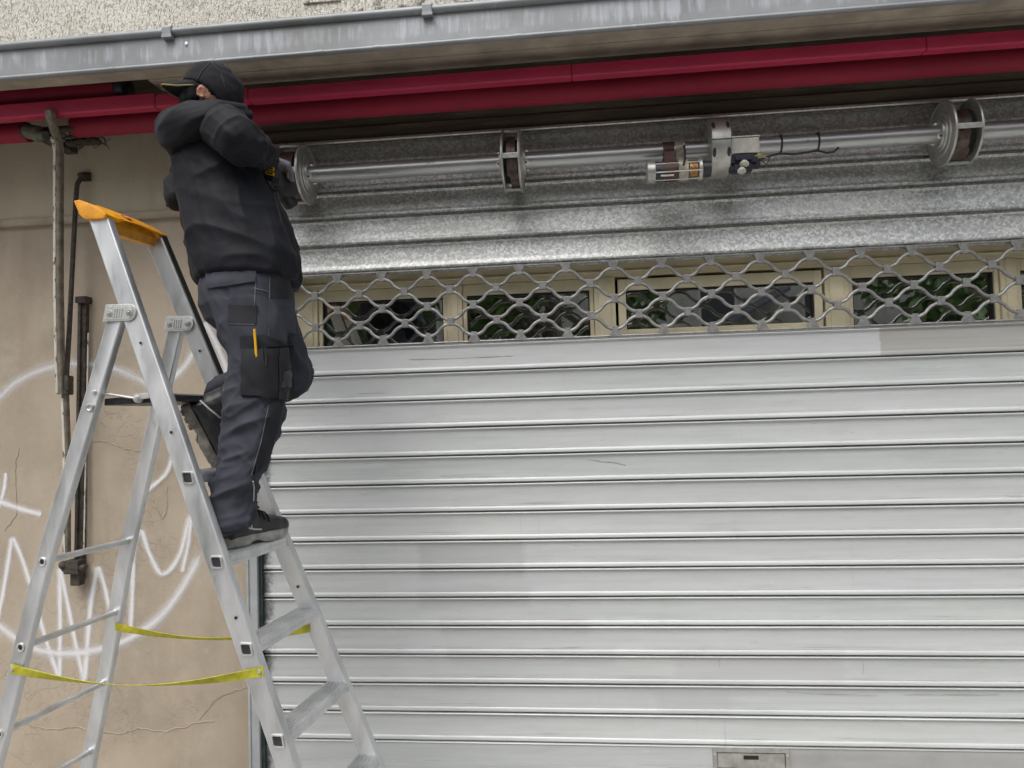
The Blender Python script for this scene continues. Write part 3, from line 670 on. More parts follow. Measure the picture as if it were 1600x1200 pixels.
for k in range(-12, 40):
    x = P0+PER*k
    if X0+.01 < x < X1-.01:
        if tsrc is None: tsrc = obj('end_clip', tz, M['grille'], grl, bev=.0015, loc=(x, 0, ZT-.022))
        else: inst(tsrc, grl, (x, 0, ZT-.022))
tb = MB(); tb.loft([[Vector((a*s_, y, -z)) for a, y in ((-1, -.011), (1, -.011), (1, .004), (-1, .004))] for z, s_ in ((.022, .027), (.012, .024), (-.010, .013), (-.024, .0125))][::-1])
bsrc = None
for k in range(-12, 40):
    x = P0+PER*k
    if X0+.01 < x < X1-.01:
        if bsrc is None: bsrc = obj('end_clip', tb, M['grille'], grl, bev=.0015, loc=(x, 0, ZB+.024))
        else: inst(bsrc, grl, (x, 0, ZB+.024))
# guide rails
for (xa, xb, s_) in ((XL+.002, X0-.012, 1), (XR-.002, X1+.012, -1)):
    lo, hi = min(xa, xb), max(xa, xb)
    m = MB(); m.bb(lo, hi, -.04, .03, 0, 2.8); e = xa+s_*.010; m.bb(min(xa, e), max(xa, e), -.046, -.04, 0, 2.8); obj('guide_rail', m, M['railgrey'], sh, bev=.002)
    m = MB(); a, b = (xb, xb+.0155*s_); m.bb(min(a, b), max(a, b), -.022, -.012, 0, 2.8); m.bb(min(a, b), max(a, b), .018, .03, 0, 2.8); obj('seal', m, M['green'], sh)
# top rail over the drums
m = MB(); m.prism([(-.062, 2.826), (-.066, 2.829), (-.066, 2.838), (-.062, 2.841), (-.03, 2.841), (-.03, 2.835), (-.056, 2.834), (-.056, 2.826)], XL, XR); o = obj('top_rail', m, M['bright'], sh)
m = MB(); m.bb(XL, XR, -.05, -.046, 2.812, 2.8165); obj('top_rail', m, M['flange'], sh)

# ------------------------------------------------------------------ axle with spring drums and motor
AY, AZ, AR = -.15, 2.662, .0345
ax = thing('shutter_axle', 'grey steel axle tube with spring drums and motor above the shutter', 'shutter axle', (.3, AY, AZ))
m = MB(); m.tube([(-1.47, AY, AZ), (XR-.05, AY, AZ)], AR, 28, up=(0, 0, 1)); obj('tube', m, M['tubesteel'], ax, smooth=True)
def axx(px, py): return W(px, py, AY).x
def drum(xl, xr, label=None, up_r=.101, off=0.0):
    m = MB(); xm = (xl+xr)/2
    m.lathe((xl, AY, AZ), (1, 0, 0), [(.006, .088), (xr-xl-.006, .088)], 24)  # wide black barrel: shade inside the drum is put into its colour
    d = obj('spring_drum', m, M['dark'], ax, smooth=True)
    if label: d['label'] = label
    for x, s_ in ((xl, -1), (xr, 1)):
        f = MB(); f.lathe((x, AY, AZ), (s_, 0, 0), [(-.004, .122), (-.004, .1265), (.000, .128), (.005, .126), (.0055, .122), (.003, .118), (.003, .088), (.0075, .083), (.0075, .068), (.013, .063), (.013, .056), (.020, .054), (.020, .0355)], 56)
        obj('flange', f, M['flange'], d, smooth=True, ang=28)
        for k in range(3):
            th = R(205+k*120); l = MB(); c = Vector((x+s_*.023, AY+math.cos(th)*(AR+.004), AZ+math.sin(th)*(AR+.004)))
            n_ = Vector((0, math.cos(th), math.sin(th))); l.lathe(c, n_, [(-.004, .0125), (.004, .0125), (.005, .010)], 14); obj('lug', l, M['bright'], d, smooth=True)
            l = MB(); l.lathe(c, n_, [(.0045, .0042), (.0062, .004)], 10); obj('lug_hole', l, M['black'], d)
    s = MB(); wd = (xr-xl)*.26                         # flat spring band wound round the drum
    for (a0, a1, rad, w0, sh_) in ((100, 182, up_r, wd, 0), (184, 268, .112, wd*1.15, .004+off)):
        rings = []
        for i in range(13):
            th = R(a0+(a1-a0)*i/12); c = Vector((0, math.cos(th), math.sin(th)))
            xo = xm+sh_+(.010 if i > 6 and a0 > 150 else 0)
            rings.append([Vector((xo-w0, AY, AZ))+c*rad, Vector((xo+w0, AY, AZ))+c*rad, Vector((xo+w0, AY, AZ))+c*(rad-.003), Vector((xo-w0, AY, AZ))+c*(rad-.003)])
        s.loft(rings)
    obj('spring_band', s, M['rust'], d, smooth=True)
    c = MB()
    for th, hh in ((96, .012), (186, .010), (268, .009)):
        v = Vector((0, math.cos(R(th)), math.sin(R(th)))); t_ = Vector((0, -v.z, v.y)); Mx = Matrix((Vector((1, 0, 0)), v, t_)).transposed()
        c.box(Vector((xm, AY, AZ))+v*.1205, (xr-xl-.004, .006, hh*2), Mx)
    c.lathe((xl+.008, AY-.113, AZ-.012), (0, -1, 0), [(0, .008), (.006, .007), (.008, .003)], 12); c.lathe((xr-.008, AY-.113, AZ-.012), (0, -1, 0), [(0, .008), (.006, .007), (.008, .003)], 12)
    obj('spacer', c, M['bright'], d, bev=.001)
    return d
drum(axx(479, 277)-.115, axx(479, 277), 'left spring drum, behind the worker\'s tool')
drum(axx(789, 258), axx(810, 256)+.012)
drum(axx(1472, 207), axx(1509, 206)+.006, None, .0895, -.022)
# motor gear housing
xa, xb = axx(1104, 235), axx(1137, 235)
m = MB(); rings = []
for x, rr_ in ((xa, .100), (xa+.002, .114), (xa+.006, .1185), (xb-.006, .1185), (xb-.002, .114), (xb, .100)):
    rings.append([Vector((x, AY+rr_*math.cos(2*math.pi*k/48)*1.0, AZ+rr_*math.sin(2*math.pi*k/48))) for k in range(48)])
m.loft(rings); mh = obj('gear_housing', m, M['flange'], ax, smooth=True, ang=35)
for th in (150, 172, 205, 226):
    for x in (xa+.014, xb-.014):
        v = Vector((0, math.cos(R(th)), math.sin(R(th)))); t_ = Vector((0, -v.z, v.y)); Mx = Matrix((Vector((1, 0, 0)), v, t_)).transposed()
        if th in (150, 205):
            s = MB(); s.ell(Vector((x, AY, AZ))+v*.1185, (.0075, .003, .019), Mx, 12, 6); obj('slot', s, M['darkgrey'], mh, smooth=True)
s = MB(); v = Vector((0, math.cos(R(181)), math.sin(R(181)))); s.box(Vector(((xa+xb)/2, AY, AZ))+v*.1188, (xb-xa-.008, .002, .004)); obj('parting_line', s, M['darkgrey'], mh)
# motor slung under the tube
MYc, MZc, MR = AY-.085, W(1055, 267, AY-.085).z, .042
def mx(px): return W(px, 266, MYc).x
mo = MB(); mo.lathe((mx(1011), MYc, MZc), (1, 0, 0), [(0, MR*.8), (.004, MR), (mx(1024)-mx(1011), MR), (mx(1024)-mx(1011), MR*.93), (mx(1076)-mx(1011), MR*.93), (mx(1076)-mx(1011), MR*.8), (xa-mx(1011), MR*.75)], 30)
mt = obj('motor', mo, M['darkgrey'], ax, smooth=True, ang=30)
for a, b, mm, rr_ in ((1010, 1024, 'flange', MR*1.05), (1059, 1075, 'ringcream', MR*1.0), (1075.5, 1090, 'copper', MR*.88), (1090.5, 1097, 'flange', MR*1.02)):
    q = MB(); L_ = mx(b)-mx(a); q.lathe((mx(a), MYc, MZc), (1, 0, 0), [(0, rr_*.92), (.003, rr_), (L_-.003, rr_), (L_, rr_*.92)], 30); obj('motor_ring', q, M[mm], mt, smooth=True, ang=30)
q = MB(); q.box((mx(1041), MYc-MR*.80, MZc-MR*.62), (.05, .004, .012), Matrix.Rotation(R(-50), 3, 'X')); obj('plate', q, M['white'], mt)
q = MB()
for th in (150, 200, 250): q.tube([(mx(1012), MYc+math.cos(R(th))*MR*.97, MZc+math.sin(R(th))*MR*.97), (mx(1096), MYc+math.cos(R(th))*MR*.97, MZc+math.sin(R(th))*MR*.97)], .0028, 6, up=(0, 0, 1))
obj('tie_rod', q, M['bright'], mt)
q = MB(); xs = axx(1044, 245); q.lathe((xs-.022, AY, AZ), (1, 0, 0), [(0, AR+.002), (.0, AR+.006), (.044, AR+.006), (.044, AR+.002)], 28); q.box((xs, (AY+MYc)/2-.03, (AZ+MZc)/2-.004), (.046, .03, .06)); q.lathe((xs-.025, MYc, MZc), (1, 0, 0), [(0, MR*.95), (0, MR*1.0), (.042, MR*1.0), (.042, MR*.95)], 28); obj('strap', q, M['brown'], ax, smooth=True, ang=30)
q = MB(); xs = axx(1062, 243); q.lathe((xs-.02, AY, AZ), (1, 0, 0), [(0, AR+.001), (0, AR+.004), (.028, AR+.004), (.03, AR+.007), (.038, AR+.007), (.038, AR+.001)], 28); obj('collar', q, M['ringcream'], ax, smooth=True, ang=30)
q = MB(); q.tube([V(1069, 228, 3.03), V(1070, 236, 2.98), V(1070, 250, 2.95), V(1068, 258, 2.93)], .0045, 8); obj('lead', q, M['black'], ax, smooth=True)
# limit switch box, switch, knobs
a, b = W(1139, 217, -.225), W(1187, 238, -.225)
q = MB(); q.bb(a.x, b.x, -.23, -.165, b.z, a.z); sb = obj('switch_box', q, M['white'], ax, bev=.003)
q = MB(); q.bb(a.x-.002, b.x+.003, -.234, -.16, a.z+.001, a.z+.006); obj('box_lid', q, M['bright'], sb, bev=.001)
for x in (a.x+.012, b.x-.012):
    q = MB(); q.lathe((x, -.215, a.z+.006), (0, 0, 1), [(0, .006), (.005, .005), (.006, .002)], 10); obj('screw', q, M['bright'], sb)
q = MB(); zc = b.z; q.bb(a.x+.004, b.x-.008, -.225, -.175, zc-.038, zc-.0015); q.bb(a.x+.02, b.x-.03, -.235, -.18, zc-.030, zc-.008); q.bb(a.x-.002, a.x+.03, -.215, -.17, zc-.062, zc-.038); q.bb(b.x-.035, b.x+.004, -.215, -.175, zc-.052, zc-.02); q.bb(a.x+.018, b.x-.03, -.222, -.18, zc-.07, zc-.04)
obj('switch', q, simple('blue_black_plastic', (.018, .018, .035), .4), ax, bev=.003)
for px, py, rr_ in ((1163, 256, .018), (1159, 267, .0165)):
    c = W(px, py, -.235); q = MB(); q.lathe(c, (-.1, -.35, -1), [(-.012, rr_*.6), (-.004, rr_*.7), (-.003, rr_), (.004, rr_), (.005, rr_*.5), (.008, rr_*.4)], 18); obj('knob', q, M['white'], ax, smooth=True, ang=35)
q = MB(); q.tube([V(1182, 250, 3.0), V(1192, 248, 3.0), V(1205, 243, 3.01), V(1218, 240, 3.02), V(1240, 241, 3.03), V(1262, 238, 3.03), V(1276, 235, 3.03), V(1292, 239, 3.02), V(1303, 237, 3.02), V(1310, 231, 3.03)], .0042, 8); obj('cable', q, M['black'], ax, smooth=True)
for s_, c_ in (((1180, 244), (.55, .5, .05)), ((1182, 254), (.02, .02, .02))):
    q = MB(); q.tube([V(s_[0], s_[1], 3.0), V(s_[0]+8, s_[1]-3, 2.99), V(s_[0]+16, s_[1]+3, 3.0), V(1204, 244, 3.01)], .0022, 6); obj('wire', q, simple('wire_sheath', c_, .5), ax, smooth=True)
for px in (1218, 1276):
    x = axx(px, 228); q = MB(); q.lathe((x-.0035, AY, AZ), (1, .06, 0), [(0, AR), (0, AR+.003), (.007, AR+.003), (.007, AR)], 26); q.box((x, AY-AR*.72, AZ+AR*.78), (.010, .012, .010)); obj('cable_tie', q, M['black'], ax)

# ------------------------------------------------------------------ step ladder
A = Vector((.07541, .99715, 0)); B = Vector((A.y, -A.x, 0)); LP = Vector((-1.156, -1.0814, 0)); UZ = Vector((0, 0, 1))
def wd(z): return .282+(2.273-z)*.118
def L(b, a, z): return LP+B*b+A*a+UZ*z
def bf(z): return -.393+.364*(2.279-z)            # front stile centre line
RZ = [1.917, 1.137, .705, 0.0]; RB = [-.340, -.612, -.735, -.95]
def br(z):
    for i in range(3):
        if z >= RZ[i+1]: return RB[i]+(RB[i+1]-RB[i])*(RZ[i]-z)/(RZ[i]-RZ[i+1])
    return RB[3]
lad = thing('step_ladder', 'aluminium platform step ladder with orange yellow top cap and yellow straps', 'ladder', L(-.2, .25, 0))
def stile(fn, offa, hw, th, z0, z1, n=10, mat='alu', name='front_stile', lip=.004):
    m = MB(); rings = []
    prof = [(-hw, -th), (-hw+lip, -th-.0025), (-hw*.45, -th-.0005), (hw*.45, -th-.0005), (hw-lip, -th-.0025), (hw-.0035, -th-.0022), (hw-.001, -th), (hw+.0005, -th+.004), (hw+.001, th-.003), (hw-.004, th), (-hw+.004, th), (-hw, th-.004)]
    for i in range(n+1):
        z = z0+(z1-z0)*i/n; c = L(fn(z), offa(z), z); rings.append([c+B*u+A*v for u, v in prof])
    m.loft(rings); return obj(name, m, M[mat], lad, smooth=True, ang=25)
near = lambda z: 0.014
far = lambda z: wd(z)
FH = .034
sn = stile(bf, near, FH, .014, 0.01, 2.262); sf = stile(bf, far, FH, .014, 0.01, 2.262)
rn = stile(br, near, .027, .012, .01, 1.935, 16, name='rear_leg'); rf = stile(br, far, .027, .012, .01, 1.935, 16, name='rear_leg')
STEP = [1.440, 1.185, .928, .664, .40, .14]
def collar(c, s_, par, n=-A):
    ex = B; m = MB(); out = [(-1, -1), (1, -1), (1, 1), (-1, 1)]
    def rr_(h, r_, off):
        pts = []
        for sx, sy in ((1, 1), (-1, 1), (-1, -1), (1, -1)):
            for k in range(4):
                th = math.atan2(sy, sx)-R(45)+R(30)*k
                u = sx*(h-r_)+r_*math.cos(th); v = sy*(h-r_)+r_*math.sin(th); pts.append(c+n*off+ex*(u+v*-.18)+UZ*v)
        return pts
    m.loft([rr_(s_, .006, -.001), rr_(s_*1.05, .007, .002), rr_(s_, .006, .0055), rr_(s_*.80, .005, .0055), rr_(s_*.76, .004, .0012)], False)
    o = obj('collar', m, M['bright'], par, smooth=True, ang=30)
    d = MB(); d.add(rr_(s_*.77, .004, .0013), [tuple(range(16))]); d.add(rr_(s_*.77, .004, .0003), [tuple(range(16))]); obj('socket', d, M['darkgrey'], par)  # dark plate paints in the shade of the hollow tube end
for z in STEP:
    m = MB(); b0 = bf(z); w_ = wd(z); b1 = b0+FH-.004; bb0 = b0-FH-.016
    prof = [(bb0, z-.012), (bb0, z+.012), (bb0+.004, z+.015)]
    nr = 6
    for k in range(nr):
        u0 = bb0+.008+(b1-bb0-.014)*k/nr; du = (b1-bb0-.014)/nr
        prof += [(u0, z+.013), (u0+du*.12, z+.0170), (u0+du*.55, z+.0170), (u0+du*.70, z+.013)]
    prof += [(b1-.003, z+.0155), (b1, z+.012), (b1+.0015, z+.004), (b1, z+.002), (b1, z-.004), (b1+.0015, z-.006), (b1+.001, z-.018), (b1-.004, z-.020), (b1-.006, z-.006), (bb0+.005, z-.006), (bb0+.004, z-.012)]
    m.loft([[LP+B*u+A*a_+UZ*v for u, v in prof] for a_ in (.030, w_-.0145)]); obj('step', m, M['alu'], lad, smooth=True, ang=25)
    collar(L(b0+.004, -.0012, z), .0185, sn)
for z in (1.182, .913, .64, .37, .11):
    m = MB(); p0, p1 = L(br(z), .02, z), L(br(z), wd(z)-.006, z); m.tube([p0, p1], .0105, 14); m.tube([p0+A*.004, p0+A*.012], .0135, 14); m.tube([p1-A*.010, p1-A*.005], .0135, 14); obj('rung', m, M['alu'], lad, smooth=True)
    q = MB(); q.lathe(L(br(z), .0008, z), -A, [(-.001, .013), (.003, .0145), (.004, .013), (.003, .009), (.0005, .008)], 20, False); obj('collar', q, M['bright'], rn, smooth=True)
    q = MB(); q.lathe(L(br(z), .0008, z), -A, [(.0004, .0085), (.001, .0085)], 16); obj('socket', q, M['black'], rn)  # black disc in place of the shaded hollow of the rung
# hinge brackets
for off, par, s_ in ((-.002, 0, -1), (None, 1, -1)):
    z = 1.957; a_ = off if off is not None else wd(z)-.0175
    b0, b1 = bf(z)-.095, bf(z)+.022; zc = z
    pts = []
    for th in range(-90, 91, 15): pts.append((b1-.026+.026*math.cos(R(th)), zc+.026*math.sin(R(th))))
    pts += [(b0+.012, zc+.029), (b0, zc-.024)]
    m = MB(); m.loft([[LP+B*u+A*(a_+t_)+UZ*v for u, v in pts] for t_ in (.0, -.004)])
    hb = obj('hinge_bracket', m, M['bright'], lad, bev=.0012)
    r2 = MB(); ins = [(b0+.012+(u-b0-.012)*.86+.006, zc+(v-zc)*.80) for u, v in pts]
    r2.loft([[LP+B*u+A*(a_+t_)+UZ*v for u, v in ins] for t_ in (-.0041, -.0056)]); obj('pressed_panel', r2, M['bright'], hb, bev=.0006)
    for u in (b0+.026, b1-.022):
        q = MB(); q.lathe(LP+B*u+A*(a_-.0056)+UZ*zc, -A, [(0, .011), (.0025, .010), (.003, .006), (.001, .005), (.004, .004), (.005, .0015)], 16); obj('rivet', q, M['flange'], hb, smooth=True)
    for k in range(4):
        u = b0+.043+k*.0085; q = MB(); q.box(LP+B*u+A*(a_-.0065)+UZ*zc, (.0035, .003, .030), Matrix((B, A, UZ)).transposed() @ Matrix.Rotation(R(8), 3, 'Y')); obj('rib', q, M['alu'], hb, bev=.001)
for z in (1.86, 1.58):
    for c in (L(bf(z)+.0, -.0027, z), L(bf(z), wd(z)-.017, z)):
        q = MB(); q.lathe(c, -A, [(0, .0045), (.0008, .0045)], 12); obj('hole', q, M['black'], sn)
for z in (1.02,):
    for c in (L(bf(z)+.004, -.0027, z), L(bf(z), wd(z)-.017, z)):
        q = MB(); q.lathe(c, -A, [(0, .005), (.0008, .005)], 12); obj('hole', q, M['black'], sn)
# platform between the legs and its link arms
zp = 1.690
m = MB(); m.loft([[L(u, a_, v) for u, v in ((br(zp)+.02, zp-.020), (br(zp)+.02, zp+.002), (bf(zp)+.0, zp+.012), (bf(zp)+.03, zp+.006), (bf(zp)+.03, zp-.014))] for a_ in (.035, wd(zp)-.02)]); obj('platform', m, M['darkgrey'], lad, bev=.003)
m = MB(); p = [L(br(zp)+.01, .030, zp+.018), L(br(zp)+.05, .028, zp+.016), L(br(zp)+.135, .026, zp+.001), L(br(zp)+.15, .026, zp)]; m.tube(p, [.012, .012, .009, .009], 10, flat=.5); m.lathe(L(br(zp)+.15, .03, zp), -A, [(0, .015), (.012, .015), (.013, .008), (.018, .008), (.019, .004)], 16); obj('link_arm', m, M['bright'], lad, smooth=True)
m = MB(); m.loft([[L(u, a_, v) for u, v in ((br(zp)+.14, zp-.006), (br(zp)+.14, zp+.012), (bf(zp)+.02, zp+.020), (bf(zp)+.02, zp+.004))] for a_ in (.018, .024)]); obj('link_bar', m, M['alu'], lad, bev=.001)
q = MB(); q.lathe(L(br(1.69)+.0, -.002, 1.665), -A, [(0, .014), (.004, .014), (.005, .010), (.003, .007), (.003, .0)], 20); obj('bolt', q, M['flange'], rn, smooth=True)
q = MB(); q.lathe(L(br(1.71)+.006, -.001, 1.712), -A, [(0, .008), (.004, .007), (.005, .003)], 14); obj('bolt', q, M['bright'], rn, smooth=True)
# top cap
cap_r = []
wt = wd(2.27)
def PLc(px, py):
    d = ray(px, py); q = LP; k = ((q-CAM).dot(A)-.012)/d.dot(A); P_ = CAM+d*k-LP; return (P_.dot(B), P_.z)
prof_c = [PLc(*q) for q in ((114.5, 313.5), (123, 312), (134, 315.5), (146, 321), (159, 328.5), (165.5, 334.5), (164, 341), (139, 342.5), (134, 343), (128.5, 340), (123.5, 335))]
cx_ = sum(q[0] for q in prof_c)/len(prof_c); cz_ = sum(q[1] for q in prof_c)/len(prof_c)
for a_, sc_, up_ in ((-.0125, .95, 0), (-.010, 1.0, 0), (.05, 1.0, .0), (.07, 1.0, .012), (wt*.5, 1.0, .016), (wt-.05, 1.0, .012), (wt-.03, 1.0, 0), (wt+.018, 1.0, 0), (wt+.021, .95, 0)):
    ring = []
    for k, (u, v) in enumerate(prof_c):
        if up_ and k >= 6: v += up_; u += .01*(k < 8)
        if up_ and k < 6: v += .004
        ring.append(L(cx_+(u-cx_)*sc_, a_, cz_+(v-cz_)*sc_))
    cap_r.append(ring)
m = capm = MB(); m.loft(cap_r); tc = obj('top_cap', m, M['yellowcap'], lad, smooth=True, bev=.002, ang=25)
m = MB(); z = 2.262; m.loft([[L(bf(z)+u, a_, z+v) for u, v in ((-.06, .012), (-.05, -.022), (.012, -.035), (.024, -.010), (.02, .012))] for a_ in (.034, .05, wt-.05, wt-.022)]); obj('cap_web', m, M['yellowcap'], tc, bev=.003)
tcb = BVHTree.FromPolygons(capm.v, capm.f)
for q_ in ((197, 340),):
    h = tcb.ray_cast(CAM, ray(*q_).normalized()); nrm = h[1] if h[1].dot(ray(*q_)) < 0 else -h[1]; tt = A; ss = nrm.cross(tt).normalized(); tt = ss.cross(nrm); c = h[0]+nrm*.0006
    q = MB(); q.lathe(c, nrm, [(0, .017), (.0012, .017)], 24); lg = obj('badge', q, M['red'], tc)
    q = MB(); Mx = Matrix((tt, ss, nrm)).transposed() @ Matrix.Rotation(R(20), 3, 'Z'); q.box(c+nrm*.0016, (.024, .006, .0006), Mx); obj('badge_bar', q, M['white'], tc)
q = MB(); q.loft([[L(bf(z)+FH+u, wd(z)+v, z) for u, v in ((.0012, -.012), (.005, -.012), (.005, .013), (.0012, .013))] for z in (1.62, 2.268)]); obj('edge_strip', q, M['black'], sf)
# rubber feet
for f_, g_ in ((bf, near), (bf, far), (br, near), (br, far)):
    q = MB(); c = L(f_(0.015), g_(0.02), .0); q.box(c+UZ*.022, (.085, .04, .044), Matrix((B, A, UZ)).transposed()); obj('foot', q, M['black'], lad, bev=.006)
# webbing straps
def strap(p0, p1, sag, wdt=.022, tw=0.0, n=30):
    m = MB(); d = p1-p0; rings = []
    for i in range(n+1):
        t = i/n; c = p0+d*t-UZ*(sag*4*t*(1-t)); k = tw*math.sin(math.pi*t)
        n1 = (UZ*math.cos(k)+A*math.sin(k)); n2 = n1.cross(d.normalized())
        c = c+A*(.003*math.sin(t*9))
        rings.append([c+n1*wdt/2-n2*.001, c+n1*wdt/2+n2*.001, c-n1*wdt/2+n2*.001, c-n1*wdt/2-n2*.001])
    m.loft(rings); return m
zs = .865
p0, p1 = L(br(.845)-.012, -.006, .848), L(bf(.862)+.035, -.006, .866)
s1 = obj('strap', strap(p0, p1, .045, .029, -1.2), M['strap'], lad)
for p in (p0+B*.008, p1-B*.012):
    q = MB(); q.lathe(p-A*.002, -A, [(0, .007), (.003, .006), (.004, .002)], 14); obj('rivet', q, M['bright'], s1, smooth=True)
p0, p1 = L(br(.86)+.02, wd(.86)-.02, .862), L(bf(.87)-.02, wd(.86)-.02, .872)
obj('strap', strap(p0, p1, .040, .028, -1.0), M['strap'], lad)

# ------------------------------------------------------------------ across the street (mirrored in the window panes)
def leafy(name, label, x, y, h, rad, seed, n=5200):
    rr = random.Random(seed); t = thing(name, label, 'tree', (x, y, 0), 'trees across the street')
    tr = MB(); top = Vector((x+rr.uniform(-.3, .3), y, h*.62)); tr.tube([(x, y, -.13), (x+.03, y, h*.2), (x-.05, y, h*.4), top], [.24, .19, .15, .08], 10)
    cl = []
    for k in range(26):
        th = rr.uniform(0, 6.283); zz = rr.uniform(-.9, 1); q = math.sqrt(max(0, 1-zz*zz))*rr.uniform(.45, 1)
        c = Vector((x+rad*q*math.cos(th), y+rad*q*math.sin(th), h*.62+h*.36*zz)); cl.append((c, rr.uniform(.45, .95)*rad*.42))
        if k < 9: tr.tube([(x, y, h*(.22+.03*k)), (Vector((x, y, h*.4))+c)/2, c], [.08, .05, .02], 6)
    obj('trunk', tr, M['bark'], t, smooth=True)
    lf = MB()
    for k in range(n):
        c, r_ = cl[rr.randrange(len(cl))]; d = Vector((rr.gauss(0, 1), rr.gauss(0, 1), rr.gauss(0, 1))).normalized()*r_*rr.uniform(.5, 1.05)
        p = c+d; s_ = rr.uniform(.06, .13); a_ = Vector((rr.gauss(0, 1), rr.gauss(0, 1), rr.gauss(0, 1))).normalized(); b_ = a_.orthogonal().normalized()
        lf.add([p+a_*s_*1.5, p+b_*s_*.7+Vector((0, 0, -s_*.2)), p-a_*s_*1.5, p-b_*s_*.7], [(0, 1, 2, 3)])
    o = obj('crown', lf, M['leaf'], t, loc=(0, 0, 0)); o['kind'] = 'stuff'
leafy('street_tree', 'dark leafy tree across the street, mirrored in the leftmost window pane', -4.9, -11.0, 8.4, 2.3, 11)
leafy('street_tree', 'leafy tree across the street, mirrored in the second window pane from the left', -.7, -11.5, 8.6, 2.2, 12)
leafy('street_tree', 'bushy green tree across the street, mirrored in the rightmost window pane', 7.4, -10.5, 7.8, 2.6, 13)
leafy('street_tree', 'leafy tree across the street far to the right of the pale block', 12.6, -11.5, 8.2, 2.6, 14, 3500)
leafy('street_tree', 'leafy tree across the street far to the left of the pale block', -10.6, -11.5, 8.2, 2.6, 15, 3500)
ob = thing('apartment_building', 'pale stone apartment block across the street, mirrored in the third window pane', 'building', (2, -20, -.12))
m = MB(); m.bb(-16, 18, -24, -20, -.12, 9.0); obj('wall', m, M['stone'], ob)
m = MB(); m.bb(-16.2, 18.2, -24.2, -19.8, 9.0, 9.3); obj('cornice', m, M['stone'], ob)
m = MB(); m.bb(-16, 18, -24, -20.4, 9.3, 11); obj('roof', m, M['slate'], ob)
for fl in range(3):
    for k in range(11):
        x = -14.5+k*3.05; m = MB(); m.bb(x-.55, x+.55, -20.02, -19.985, .6+fl*2.9, 2.6+fl*2.9); wf = obj('window', m, M['white'], ob)
        m = MB(); m.bb(x-.48, x+.48, -19.984, -19.97, .68+fl*2.9, 2.52+fl*2.9); obj('pane', m, M['darkgrey'], wf)
m = MB(); m.add([(1.8, -19.9, 3.1), (5.6, -19.9, 5.2), (5.6, -18.5, 5.0), (1.8, -18.5, 2.9), (1.8, -19.9, 3.0), (5.6, -19.9, 5.1), (5.6, -18.5, 4.9), (1.8, -18.5, 2.8)], [(0,1,2,3),(7,6,5,4),(0,4,5,1),(1,5,6,2),(2,6,7,3),(3,7,4,0)]); obj('canopy', m, M['slate'], ob)

# ------------------------------------------------------------------ the worker on the ladder
SR = Vector((math.cos(YAW), math.sin(YAW), 0)); SD = Vector((-math.sin(YAW), math.cos(YAW), 0))
FW = Vector((.77, .64, 0))                       # the way he faces
def pr(pxl, pxr, py, dep, thick, tilt=0.0, n=28, sq=.85):
    """elliptical cross-section of a body part: real width from the photo, real thickness given"""
    c = V((pxl+pxr)/2, py, dep); hw = (pxr-pxl)/2/FPX*dep; a2 = SD*thick+UZ*tilt; ring = []
    for k in range(n):
        t = 2*math.pi*k/n; ct, st = math.cos(t), math.sin(t)
        ring.append(c+SR*(hw*math.copysign(abs(ct)**sq, ct))+a2*math.copysign(abs(st)**sq, st))
    return ring
def limb(pts, n=16):                              # (px, py, depth, radius in metres)
    m = MB(); P_ = [V(a, b, c) for a, b, c, d in pts]; Rr = [d for *_, d in pts]
    q = []; rq = []
    for i in range(len(P_)-1):
        p0, p1, p2, p3 = P_[max(i-1, 0)], P_[i], P_[i+1], P_[min(i+2, len(P_)-1)]
        for k in range(6):
            u = k/6; q.append(.5*((2*p1)+(p2-p0)*u+(2*p0-5*p1+4*p2-p3)*u*u+(3*p1-p0-3*p2+p3)*u**3)); rq.append(Rr[i]*(1-u)+Rr[i+1]*u)
    q.append(P_[-1]); rq.append(Rr[-1]); m.tube(q, rq, n); m.ell(P_[0], (Rr[0],)*3); m.ell(P_[-1], (Rr[-1],)*3); return m
def hand(wrist, tip, palmn, size=1.0, curl=.9, rad=1.0):
    """palm, four unequal bent fingers and a thumb leaving the side of the palm"""
    d = (tip-wrist).normalized(); nrm = (palmn-d*palmn.dot(d)).normalized(); sd_ = d.cross(nrm); out = []
    pm = MB(); k = size
    pm.loft([[wrist+d*(x*k)+sd_*(wd_*k*math.cos(t))+nrm*(th*k*math.sin(t)) for t in [2*math.pi*i/14 for i in range(14)]] for x, wd_, th in ((-.03, .026, .02), (0, .028, .021), (.03, .038, .019), (.07, .043, .017), (.088, .040, .012))]); out.append(pm)
    for off, ln in ((-.031, .070), (-.010, .080), (.011, .075), (.030, .058)):
        p = wrist+d*(.078*k)+sd_*(off*k); dd = d.copy(); pts = [p-d*.02*k]; a_ = 0
        for j in range(4):
            pts.append(p.copy()); a_ += curl*(.35 if j == 0 else .75); dd = d*math.cos(a_)+nrm*math.sin(a_); p = p+dd*(ln*k*(.42, .33, .25, 0)[j])
        m_ = MB(); m_.tube(pts, [.0095*k*rad, .0095*k*rad, .0085*k*rad, .0078*k*rad, .0065*k*rad][:len(pts)], 10); m_.ell(pts[-1], (.0072*k*rad,)*3, n=8, m=6); out.append(m_)
    p = wrist+d*(.022*k)-sd_*(.026*k); q = p-sd_*(.026*k)+d*(.026*k)+nrm*(.014*k); r_ = q+d*(.028*k)+nrm*(.016*k)+sd_*(.004*k); s_ = r_+d*(.016*k)+nrm*(.016*k)+sd_*(.012*k)
    m_ = MB(); m_.tube([p, q, r_, s_], [.015*k, .0115*k*rad, .010*k*rad, .008*k*rad], 10); m_.ell(s_, (.008*k*rad,)*3, n=8, m=6); out.append(m_)
    return out
